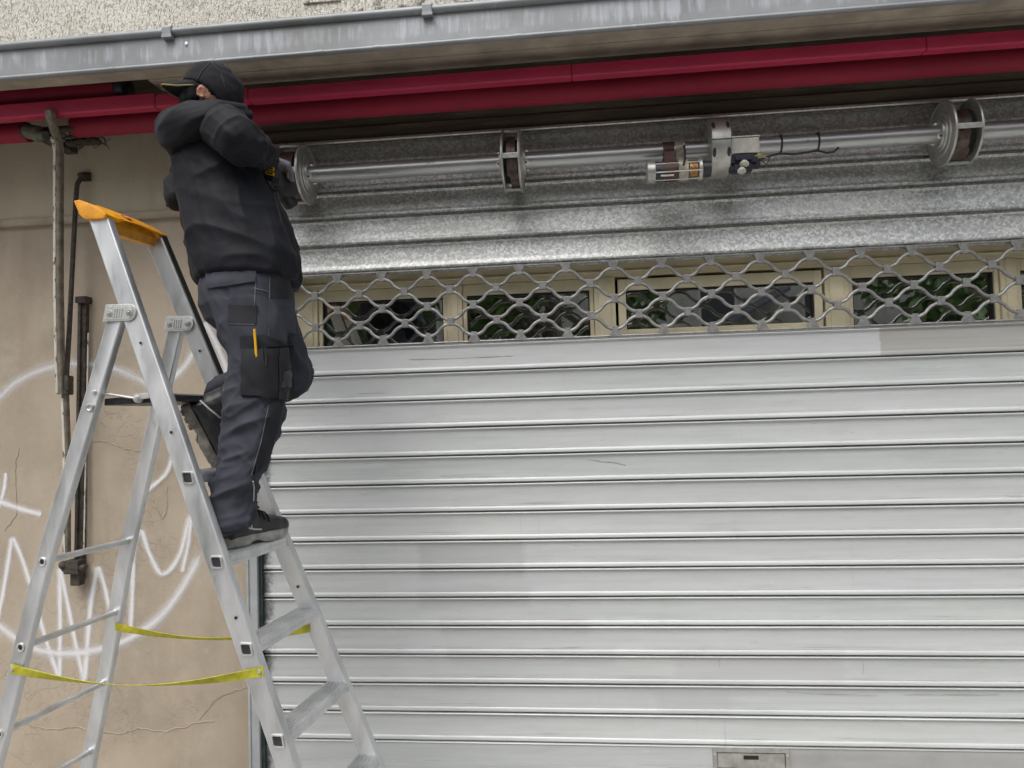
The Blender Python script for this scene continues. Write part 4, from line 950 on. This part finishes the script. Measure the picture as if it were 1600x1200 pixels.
# joints
SHR, ELR, WRR = (342, 196, 2.56), (382, 226, 2.50), (417, 251, 2.78)
SHL, ELL_, WRL = (312, 204, 2.86), (300, 292, 2.86), (400, 290, 2.93)
foot0 = V(360, 843, 2.42)
wk = thing('person', 'person in black hooded jacket, backward cap and grey work trousers, standing on the step ladder', 'person', Vector((foot0.x, foot0.y, 1.2)))
HC = V(331, 154, 2.66)                           # head centre
hx = Vector((.93, .12, -.36)).normalized(); hy = UZ.cross(hx).normalized(); hz = hx.cross(hy)   # face direction, left side, crown
HM = Matrix((hx, hy, hz)).transposed()
HS = .92
def hp(x, y, z): return HC+(hx*x+hy*y+hz*z)*HS
body = [MB().ell(hp(0, 0, .02), (.098, .078, .10), HM), MB().ell(hp(.035, 0, -.045), (.062, .058, .075), HM), MB().ell(hp(.055, 0, -.085), (.032, .036, .03), HM),
    MB().tube([hp(-.02, 0, -.03), HC.lerp(V(338, 198, 2.67), .5), V(338, 202, 2.67)], [.054, .052, .062], 14)]
nose = MB(); nose.tube([hp(.088, 0, .02), hp(.108, 0, -.02), hp(.098, 0, -.03)], [.010, .015, .012], 10); body.append(nose)
lips = MB(); lips.tube([hp(.080, -.022, -.066), hp(.094, 0, -.064), hp(.080, .022, -.066)], .008, 8); body.append(lips)
brow = MB(); brow.tube([hp(.075, -.045, .025), hp(.094, -.02, .032), hp(.094, .02, .032), hp(.075, .045, .025)], .011, 8); body.append(brow)
for s_ in (-1, 1):
    e_ = MB(); Me = HM @ Matrix.Rotation(R(-14*s_), 3, 'Z')
    pts = [hp(-.005+.011*math.cos(t), s_*(.081+.010*(1-math.cos(t))*.5), -.012+.018*math.sin(t)-.003*math.cos(t)) for t in [R(a) for a in range(30, 341, 25)]]
    e_.tube(pts, [.0042]*len(pts), 8); e_.ell(hp(-.003, s_*.080, -.012), (.010, .006, .016), Me, 12, 8); e_.ell(hp(.005, s_*.083, -.028), (.005, .006, .006), Me, 10, 6); body.append(e_)
tors = MB(); tors.loft([pr(326, 446, 470, 2.62, .11), pr(318, 440, 400, 2.63, .105), pr(306, 410, 300, 2.66, .10), pr(298, 395, 220, 2.68, .09), pr(312, 380, 182, 2.68, .07), pr(325, 365, 160, 2.67, .05)]); body.append(tors)
for a_, b_, c_ in ((SHR, ELR, WRR), (SHL, ELL_, WRL)): body.append(limb([(*a_, .05), (*b_, .042), (*c_, .028)]))
body.append(limb([(392, 470, 2.60, .075), (398, 580, 2.52, .055), (378, 720, 2.47, .045), (368, 812, 2.45, .03)]))
body.append(limb([(400, 470, 2.72, .075), (452, 580, 2.74, .055), (400, 612, 2.72, .045), (344, 622, 2.66, .036)]))
wr = V(*WRR); wl = V(*WRL)
body += hand(wr, V(434, 267, 2.86), Vector((.2, -.6, -.7)), .92) + hand(wl, V(428, 284, 2.95), Vector((.2, .4, .8)), .92)
bo, _ = fuse('body', body, M['skin'], wk, .0045, 2)
for s_ in (-1, 1):
    q = MB(); q.ell(hp(.086, s_*.030, .006), (.009, .011, .009), HM, 12, 8); obj('eye', q, M['white'], bo, smooth=True)

def ridges(p, d, f, seed, k=2.2):                 # long soft folds running along d
    d = d.normalized(); a_ = d.orthogonal().normalized(); b_ = d.cross(a_)
    q = Vector((p.dot(a_)*f, p.dot(b_)*f, p.dot(d)*f*.22))+Vector((seed, seed*1.7, seed*.3))
    q += noise.noise_vector(q*.55)*.55
    return (1-abs(noise.noise(q)))**k
def near_(p, c, r_): return max(0.0, 1-(p-c).length/r_)
pE = V(*ELR); pS = V(*SHR); pW = V(450, 330, 2.5); pHem = V(385, 425, 2.6)
def dj(p, n):
    d = ridges(p, Vector((.45, .1, -.9)), 8, 1.3)*.012-.014
    d += (ridges(p, Vector((.85, .2, .35)), 13, 4.1)-.55)*.016*min(1, near_(p, pE, .22)*2)
    d += (ridges(p, Vector((.9, .1, -.25)), 12, 7.7)-.55)*.013*max(0, min(1, (2.42-p.z)/.15))*max(0, min(1, (p.z-2.02)/.08))
    d += (ridges(p, Vector((.35, .1, -.95)), 17, 9.3, 3.2)-.35)*.006
    d += (ridges(p, Vector((.95, .1, -.2)), 22, 3.3, 3.2)-.35)*.006*min(1, near_(p, pS, .25)*1.5+near_(p, pE, .2)*1.5)
    d += noise.noise(p*42)*.0008
    return d
def dslv(p, n):
    d = -.004+noise.noise(p*45)*.0007
    d += (ridges(p, Vector((.55, -.5, .7)), 13, 4.1, 3.0)-.45)*.010*min(1, near_(p, pE, .2)*2)
    d += (ridges(p, Vector((.8, .1, -.5)), 15, 2.7, 3.0)-.4)*.009
    return d
def dhood(p, n):
    d = -.002+noise.noise(p*45)*.0007
    d += (ridges(p, Vector((.8, -.2, .35)), 12, 6.1, 3.0)-.45)*.010
    return d
jk = MB(); jk.loft([pr(308, 464, 448, 2.62, .140, -.02), pr(303, 470, 441, 2.62, .155, -.02), pr(301, 470, 424, 2.62, .153, -.01), pr(298, 468, 402, 2.62, .150), pr(290, 458, 365, 2.63, .148), pr(282, 441, 325, 2.64, .145), pr(275, 420, 285, 2.65, .140), pr(270, 405, 245, 2.66, .135), pr(272, 396, 214, 2.67, .125), pr(286, 388, 190, 2.67, .105), pr(304, 378, 172, 2.665, .08), pr(316, 368, 162, 2.66, .066)])
sR = limb([(*SHR, .084), (362, 206, 2.50, .078), (*ELR, .070), (403, 239, 2.62, .060), (*WRR, .044)])
sL = limb([(*SHL, .082), (298, 240, 2.87, .070), (*ELL_, .068), (330, 300, 2.90, .06), (390, 292, 2.93, .05)])
lb = limb([(280, 292, 2.72, .055), (278, 310, 2.70, .046)])
hood = limb([(378, 172, 2.60, .022), (352, 172, 2.545, .036), (320, 182, 2.52, .054), (291, 196, 2.55, .074), (278, 205, 2.63, .075), (292, 196, 2.76, .062), (326, 182, 2.80, .042)])
hood2 = limb([(300, 186, 2.54, .050), (278, 212, 2.57, .062), (281, 226, 2.59, .050)])
collar_ = limb([(342, 176, 2.60, .030), (366, 170, 2.575, .030), (386, 178, 2.60, .026)])
shy = limb([(*SHR, .070), (330, 205, 2.64, .085), (316, 206, 2.76, .085), (*SHL, .072)])
jac, jb = fuse('jacket', [jk, shy, collar_], M['jacket'], wk, .006, 5, dj)
fuse('sleeve', [sR], M['jacket'], jac, .005, 3, dslv)
fuse('sleeve', [sL, lb], M['jacket'], jac, .006, 4, dslv)
ho_, hob = fuse('hood', [hood, hood2], M['jacket'], jac, .006, 3, dhood)
# cap cord toggle on the left side of the jacket
c = V(262, 320, 2.70); q = MB(); q.tube([V(269, 316, 2.70), c], .004, 8); q.ell(c, (.007, .006, .009)); obj('cord_toggle', q, M['black'], jac, smooth=True)

kR, kL, aR = V(398, 590, 2.5), V(462, 580, 2.72), V(362, 790, 2.44)
seat = V(385, 490, 2.55); bk = V(398, 655, 2.5)
def dt(p, n):
    d = noise.noise(p*40)*.0006-.010
    d += (ridges(p, Vector((.8, .1, .45)), 14, 2.2)-.55)*.022*min(1, near_(p, bk, .16)*1.8)
    d += (ridges(p, Vector((.9, .2, .2)), 15, 5.1)-.55)*.030*min(1, near_(p, aR, .20)*1.8)
    d += (ridges(p, Vector((.75, .1, -.55)), 10, 8.3)-.55)*.016*min(1, near_(p, V(360, 500, 2.5), .20)*1.8)
    d += (ridges(p, Vector((-.4, .2, .8)), 14, 3.9)-.55)*.020*min(1, near_(p, kL, .14)*2)
    d += ridges(p, Vector((.1, 0, 1)), 9, 6.0)*.008-.004
    d += (ridges(p, Vector((.9, .1, .3)), 26, 1.9, 3.2)-.35)*.007*min(1, near_(p, bk, .26)*1.6+near_(p, aR, .24)*1.8)
    d += (ridges(p, Vector((.6, .1, -.75)), 20, 5.9, 3.2)-.35)*.005
    return d
pel = MB(); pel.loft([pr(330, 452, 398, 2.62, .125), pr(322, 455, 420, 2.62, .135), pr(314, 458, 450, 2.61, .145), pr(313, 460, 480, 2.61, .145), pr(322, 462, 505, 2.62, .135), pr(345, 462, 525, 2.62, .11)])
lr = MB(); lr.loft([pr(318, 440, 470, 2.56, .10), pr(338, 448, 515, 2.54, .095), pr(353, 450, 560, 2.53, .092), pr(351, 449, 600, 2.52, .088), pr(348, 447, 640, 2.50, .084), pr(343, 436, 680, 2.49, .080), pr(340, 424, 720, 2.47, .076), pr(334, 410, 748, 2.46, .075), pr(329, 400, 775, 2.45, .075), pr(328, 397, 800, 2.44, .076), pr(327, 396, 822, 2.43, .078), pr(329, 393, 829, 2.43, .074)])
ll = limb([(405, 460, 2.70, .115), (428, 520, 2.73, .098), (452, 566, 2.74, .080), (453, 590, 2.74, .078), (420, 606, 2.72, .070), (375, 610, 2.68, .060), (350, 608, 2.655, .056)])
cf = MB(); cf.loft([[V(346, 606, 2.655)+Vector((.05, 0, .02))*t_+Vector((-.55*.0, 0, 0))+(Vector((.25, -.35, .9)).normalized()*math.cos(a_)*r_+Vector((0, 1, .35)).normalized()*math.sin(a_)*r_) for a_ in [2*math.pi*k/18 for k in range(18)]] for t_, r_ in ((1.2, .055), (.2, .060), (-.9, .066), (-1.0, .058))])
tro, tbv = fuse('trousers', [pel, lr, ll, cf], M['trouser'], wk, .0055, 5, dt)
# pockets and panels sewn on the trousers: each lies on the cloth with its own thickness
def patch(name, cs, mat, par, bvh, th=.005, nu=10, nv=10, off=.0015, puff=0.0):
    """cs: corners tl, tr, br, bl in picture measure; found on the cloth by casting onto it"""
    top = []; bot = []; last = None
    for j in range(nv+1):
        for i in range(nu+1):
            u, v = i/nu, j/nv
            x = (cs[0][0]*(1-u)+cs[1][0]*u)*(1-v)+(cs[3][0]*(1-u)+cs[2][0]*u)*v; y = (cs[0][1]*(1-u)+cs[1][1]*u)*(1-v)+(cs[3][1]*(1-u)+cs[2][1]*u)*v
            d = ray(x, y).normalized(); h = bvh.ray_cast(CAM, d)
            if h[0] is None:
                p_, n_ = last if last else (V(x, y, 2.5), -d); hq = bvh.find_nearest(CAM+d*((p_-CAM).dot(d))); p_, n_ = hq[0], hq[1]
            else: p_, n_ = h[0], h[1]
            last = (p_, n_); n2 = (n_*.6-d*.4).normalized()
            pf = puff*math.sin(math.pi*u)**.5*math.sin(math.pi*v)**.5
            top.append(p_+n2*(off+th+pf)); bot.append(p_-n2*.006)
    m = MB(); w_ = nu+1; N_ = len(top); m.v = top+bot
    for j in range(nv):
        for i in range(nu):
            a_ = j*w_+i; m.f.append((a_, a_+w_, a_+w_+1, a_+1)); m.f.append((N_+a_, N_+a_+1, N_+a_+w_+1, N_+a_+w_))
    bd = [i for i in range(w_)]+[j*w_+nu for j in range(1, nv+1)]+[nv*w_+i for i in range(nu-1, -1, -1)]+[j*w_ for j in range(nv-1, 0, -1)]
    for k in range(len(bd)):
        a_, b_ = bd[k], bd[(k+1) % len(bd)]; m.f.append((a_, b_, N_+b_, N_+a_))
    return obj(name, m, M[mat], par, smooth=True, ang=35)
def stitch(pts, par, bvh, mat='stitch', r_=.0011, dash=True):
    m = MB(); q = []
    for i in range(len(pts)-1):
        L_ = max(2, int(math.hypot(pts[i+1][0]-pts[i][0], pts[i+1][1]-pts[i][1])/2.2))
        for k in range(L_):
            u = k/L_; d = ray(pts[i][0]*(1-u)+pts[i+1][0]*u, pts[i][1]*(1-u)+pts[i+1][1]*u).normalized(); h = bvh.ray_cast(CAM, d)
            if h[0] is not None: q.append(h[0]-d*.0022)
    if len(q) > 2: m.tube(q, r_, 5); obj('seam', m, M[mat], par, smooth=True)
patch('pocket_flap', [(323, 427), (400, 421), (399, 440), (325, 451)], 'trouser', tro, tbv, .006)
patch('back_panel', [(357, 476), (402, 478), (400, 506), (356, 505)], 'pocket', tro, tbv, .002)
patch('yoke', [(421, 412), (452, 416), (455, 470), (422, 466)], 'pocket', tro, tbv, .003)
patch('side_pocket', [(419, 467), (455, 468), (457, 540), (420, 535)], 'trouser', tro, tbv, .003)
patch('holster_top', [(375, 526), (412, 523), (456, 540), (376, 546)], 'pocket', tro, tbv, .006)
patch('holster_pocket', [(378, 545), (433, 545), (433, 622), (377, 618)], 'pocket', tro, tbv, .010, puff=.010)
patch('tool_pocket', [(434, 545), (458, 541), (460, 620), (434, 624)], 'pocket', tro, tbv, .014, puff=.004)
patch('pocket_window', [(438, 580), (453, 578), (453, 604), (437, 606)], 'darkgrey', tro, tbv, .020)
patch('inner_panel', [(422, 630), (446, 628), (418, 724), (396, 742)], 'pocket', tro, tbv, .003)
patch('belt_loop', [(426, 404), (438, 404), (438, 424), (426, 424)], 'trouser', tro, tbv, .008)
for pts in ([(326, 447), (398, 437)], [(396, 450), (422, 456)], [(422, 410), (421, 470), (420, 530)], [(357, 506), (400, 507)], [(380, 549), (380, 616)], [(420, 632), (408, 690), (392, 745)], [(400, 420), (397, 500)]): stitch(pts, tro, tbv)
for x in (395, 407, 419): stitch([(x, 571), (x, 576)], tro, tbv, 'piping', .0016)
stitch([(395, 752), (397, 762), (396, 785)], tro, tbv, 'silver', .0022)
patch('pocket_flap', [(413, 276), (425, 282), (433, 298), (419, 290)], 'jacket', jac, jb, .004)
for pts in ([(428, 300), (436, 330), (440, 352)],): stitch(pts, jac, jb, 'black', .0022)
# pencil in the thigh pocket
p0, p1 = V(397, 515, 2.40), V(401, 571, 2.395)
h = tbv.ray_cast(CAM, ray(399, 545).normalized()); dd = (h[0]-CAM).dot(_f)-.016
p0, p1 = V(397.5, 514, dd), V(401.5, 570, dd-.002)
pc = MB(); pc.tube([p0, p0+(p1-p0)*.97], .0040, 6); pcn = obj('pencil', pc, M['yellow'], None); tag(pcn, 'yellow pencil sticking up from the black thigh pocket', 'pencil')
for off in (9, 14):
    q = MB(); q.tube([V(401+off, 543, dd), V(402+off, 572, dd-.001)], .0035, 6); tag(obj('marker_pen', q, M['darkgrey'], None), 'thin dark pen in the thigh pocket, %s the yellow pencil' % ('right beside' if off == 9 else 'second to the right of'), 'pen')
# cap, worn backward
cp = []
crown = MB(); rings = []
for th_ in (0, 12, 25, 40, 55, 70, 84, 96):
    r_ = math.sin(R(th_)); rings.append([hp(-.008+((.126 if math.cos(t) > 0 else .112)*r_)*math.cos(t), (.096*r_)*math.sin(t), .030+.100*math.cos(R(th_))-(.078*max(0, math.cos(t))**1.5*r_*min(1, (th_-60)/30) if th_ > 60 else 0)) for t in [2*math.pi*k/32 for k in range(32)]])
rings[0] = [p+(rings[0][0]-p)*.0+hx*.004*math.cos(k*.2)+hy*.004*math.sin(k*.2) for k, p in enumerate(rings[0])]
crown.loft(rings)
def dc(p, n): return noise.noise(p*16)*.006+noise.noise(p*45)*.0012
capo, cb = fuse('cap', [crown], M['cap'], wk, .005, 5, dc)
bm = MB(); rows_ = []
for i in range(9):
    u = i/8; row = []
    for k in range(13):
        a_ = (k/12-.5)*2; ex = .088*math.sqrt(max(0, 1-abs(a_)**2.6))
        bx = -.106*math.cos(a_*1.32)-.002-ex*u; by = .096*math.sin(a_*1.32)*(1-.06*u)
        row.append(hp(bx+.010*u*ex/.088, by, .024-.50*ex*u-.016*(a_**2)-.10*ex*u*(a_**2)))
    rows_.append(row)
tp = [p for r_ in rows_ for p in r_]; bt = [p-hz*.004 for p in tp]; bm.v = tp+bt; N_ = len(tp)
for i in range(8):
    for k in range(12):
        a_ = i*13+k; bm.f.append((a_, a_+1, a_+14, a_+13)); bm.f.append((N_+a_, N_+a_+13, N_+a_+14, N_+a_+1))
bd = list(range(13))+[i*13+12 for i in range(1, 9)]+[8*13+k for k in range(11, -1, -1)]+[i*13 for i in range(7, 0, -1)]
for k in range(len(bd)):
    a_, b_ = bd[k], bd[(k+1) % len(bd)]; bm.f.append((a_, b_, N_+b_, N_+a_))
br_ = obj('brim', bm, M['cap'], capo, smooth=True, ang=50)
q = MB(); q.tube([p-hz*.002 for p in rows_[8]], .0026, 6); obj('piping', q, M['piping'], capo, smooth=True)
for k, (a_, zz, ln) in enumerate(((-.16, .10, .020), (.10, .085, .018), (-.12, .072, .012), (.12, .108, .011))):
    c = hp(-.118*math.cos(a_), .10*math.sin(a_)-.012, zz); hq = cb.find_nearest(c); n_ = hq[1]; t_ = n_.cross(hz).normalized(); s_ = n_.cross(t_)
    q = MB(); Mx = Matrix((t_, s_, n_)).transposed() @ Matrix.Rotation(R(30+25*k), 3, 'Z'); q.box(hq[0]+n_*.001, (ln, .009, .003), Mx); obj('emblem', q, M['logo'], capo, bev=.001)
for pts in ([(327, 99), (316, 110), (306, 128)], [(330, 98), (345, 112), (352, 138)], [(334, 98), (362, 112), (376, 135)]): stitch(pts, capo, cb, 'stitchdark', .0014)
q = MB(); q.ell(hp(-.008, 0, .131), (.009, .009, .006), HM, 12, 8); obj('button', q, M['cap'], capo, smooth=True)
# hair below the cap
hr = [MB().ell(hp(-.030, 0, .0), (.078, .082, .060), HM), MB().ell(hp(-.058, 0, -.035), (.045, .064, .05), HM), MB().ell(hp(.020, -.064, .012), (.030, .017, .030), HM), MB().ell(hp(-.03, -.066, -.005), (.03, .017, .045), HM), MB().ell(hp(.022, .066, .005), (.020, .014, .030), HM)]
ho, _ = fuse('hair', hr, M['hair'], wk, .004, 2, lambda p, n: abs(noise.noise(Vector((p.x*90, p.y*90, p.z*30))))*.004-.001)
# glove on the right hand
g_, _ = fuse('glove', hand(wr, V(434, 267, 2.86), Vector((.2, -.6, -.7)), 1.02, .9, 1.25)+[limb([(420, 246, 2.76, .036), (*WRR, .036)])], M['glove'], wk, .004, 2)
g_, _ = fuse('glove', hand(wl, V(428, 284, 2.95), Vector((.2, .4, .8)), 1.02, .9, 1.25), M['glove'], wk, .004, 2)
# safety shoes: lofted along the foot, with sole, tongue trim and lace
def shoe(heel, toe, up, k=1.0, worn=False):
    d = (toe-heel); Lh = d.length; d.normalize(); up = (up-d*up.dot(d)).normalized(); s_ = d.cross(up)
    def ring(t, hw, h0, h1, n=18, sq=.8):
        c = heel+d*(t*Lh); o_ = []
        for i in range(n):
            a_ = 2*math.pi*i/n; ca, sa = math.cos(a_), math.sin(a_)
            o_.append(c+s_*(hw*math.copysign(abs(ca)**sq, ca))+up*((h0+h1)/2+(h1-h0)/2*math.copysign(abs(sa)**sq, sa)))
        return o_
    u_ = MB(); u_.loft([ring(t, hw*k, .018*k, h1*k) for t, hw, h1 in ((.0, .020, .06), (.02, .033, .085), (.10, .038, .110), (.22, .040, .118), (.36, .043, .122), (.48, .045, .104), (.60, .049, .090), (.74, .052, .079), (.87, .049, .070), (.95, .038, .060), (1.0, .016, .042))])
    col_ = MB(); c = heel+d*(Lh*.17)+up*.10*k; col_.tube([c-up*.03*k, c+up*.035*k], .046*k, 16); col_.tube([c+up*(.034*k)+(d*math.cos(t)+s_*math.sin(t))*.043*k for t in [2*math.pi*i/18 for i in range(19)]], .009*k, 8)
    sh_, b_ = fuse('shoe', [u_, col_], M['leather'], wk, .005, 3, lambda p, n: noise.noise(p*30)*.0025)
    so = MB(); prof = []
    for h0, h1, g_s in ((0, .006, .99), (.006, .020, 1.04), (.020, .026, 1.02)):
        pass
    outl = []
    for i in range(40):
        a_ = 2*math.pi*i/40; ca, sa = math.cos(a_), math.sin(a_)
        t = .5+.52*ca; hw = .047*k*(1-.20*math.exp(-((t-.38)/.14)**2))*(1.06 if t > .5 else .90)
        outl.append((t, hw*math.copysign(abs(sa)**.72, sa)))
    so.loft([[heel+d*(t*Lh)+s_*(y*g_s)+up*(h+(.012*max(0, (t-.82)/.2)**2)+(.009 if .28 < t < .42 and h < .008 else 0)) for t, y in outl] for h, g_s in ((0, .96), (.004, 1.03), (.018, 1.06), (.027, 1.05), (.032, .95))])
    obj('sole', so, M['soledark' if worn else 'sole'], sh_, smooth=True, ang=35)
    if worn:                                       # tread blocks under the lifted foot
        tr_ = MB()
        for i in range(9):
            for j in (-1, 0, 1):
                if 3 <= i <= 3: continue
                tr_.box(heel+d*(Lh*(.06+i*.108))+s_*(j*.026*k*(.8 if i in (0, 8) else 1))-up*.001, (.019, .022, .006), Matrix((d, s_, up)).transposed() @ Matrix.Rotation(R(18*j), 3, 'Z'))
        obj('tread', tr_, M['soledark'], sh_, bev=.001)
    return sh_, b_, d, s_, up, Lh
hz0 = Hz(351, 858, 1.2045); tz0 = Hz(440, 836, 1.2045)
dfo = (tz0-hz0); 
sr_, srb, d_, s_, up_, L_ = shoe(hz0+dfo*(-.02)+SD*.012, tz0+SD*.02, UZ)
for t, hgt in ((.40, .115), (.46, .104), (.52, .094)):
    c = hz0+d_*(L_*t)+up_*hgt; q = MB(); pts = []
    for j in range(9):
        y = (j/8-.5)*2; hq = srb.find_nearest(c+s_*(y*.045)-up_*(.03*y*y)+SD*.012); pts.append(hq[0]+hq[1]*.002)
    q.tube(pts, .003, 6); obj('lace', q, M['black'], sr_, smooth=True)
c = hz0+d_*(L_*.36)+up_*.125+SD*.012; q = MB(); q.tube([c, c+d_*.03+up_*.018-s_*.0, c+d_*.05+up_*.004, c+d_*.03-up_*.006], .0025, 6); q.tube([c, c-d_*.005+s_*.03+up_*.01, c+s_*.045-up_*.01], .0025, 6); obj('bow', q, M['black'], sr_, smooth=True)
def trim(pts, bvh, par, mat, r_=.0026):
    q = []
    for i in range(len(pts)-1):
        for k in range(8):
            u = k/8; d = ray(pts[i][0]*(1-u)+pts[i+1][0]*u, pts[i][1]*(1-u)+pts[i+1][1]*u).normalized(); h = bvh.ray_cast(CAM, d)
            if h[0] is not None: q.append(h[0]-d*.0015)
    if len(q) > 2: m = MB(); m.tube(q, r_, 6); obj('trim', m, M[mat], par, smooth=True)
trim([(384, 822), (391, 812), (394, 828)], srb, sr_, 'silver', .003); trim([(384, 824), (398, 827), (410, 827)], srb, sr_, 'silver', .003)
hl = V(284, 636, 2.53); tl = V(338, 731, 2.62)
sl_, slb, *_r5 = shoe(hl, tl, Vector((.80, .16, .42)), 1.12, True)
trim([(313, 626), (328, 640), (347, 655)], slb, sl_, 'silver', .003)
q = MB(); q.tube([V(325, 618, 2.60), V(338, 624, 2.585), V(350, 632, 2.60)], .0025, 6); obj('trim', q, simple('orange_trim', (.6, .15, .05), .6), sl_, smooth=True)

# angle tool in his hands
tl_ = thing('power_tool', 'black cordless cutting tool with yellow label held against the left drum', 'power tool', V(440, 280, 2.86))
p0, p1 = V(420, 264, 2.78), V(440, 296, 2.84)
m = MB(); dv = (p1-p0).normalized(); m.lathe(p0-dv*.03, dv, [(0, .022), (.01, .030), (.07, .032), (.10, .026), (.14, .024), (.15, .028), (.19, .027)], 20); obj('body', m, M['black'], tl_, smooth=True, ang=35)
e1 = SR; e2 = dv.cross(e1).normalized(); 
m = MB(); c = V(424, 273, 2.70); Mx = Matrix.Rotation(R(18), 3, 'Y'); m.box(c, (.050, .05, .056), Mx); bt_ = obj('battery', m, M['black'], tl_, bev=.006)
for k, dz in enumerate((.014, -.004)):
    m = MB(); m.box(c+Vector((.006, -.0262, dz)), (.034, .004, .014 if k == 0 else .012), Mx); obj('label', m, M['yellow'], bt_, bev=.001)
    m = MB(); m.box(c+Vector((.006, -.0286, dz)), (.022, .001, .005), Mx); obj('print', m, M['black'], bt_)
for k in range(4):
    m = MB(); m.box(c+Vector((.014+k*.008, -.022, -.034)), (.003, .012, .024), Mx); obj('vent_rib', m, M['darkgrey'], bt_)
m = MB(); pc_ = V(443, 290, 2.84); dn = Vector((.75, -.45, .35)).normalized(); m.lathe(pc_, dn, [(-.004, .048), (.004, .048)], 40); obj('guard', m, M['black'], tl_, bev=.001)
m = MB(); m.lathe(pc_+dn*.008, dn, [(0, .054), (.0022, .054)], 40); obj('disc', m, M['black'], tl_)
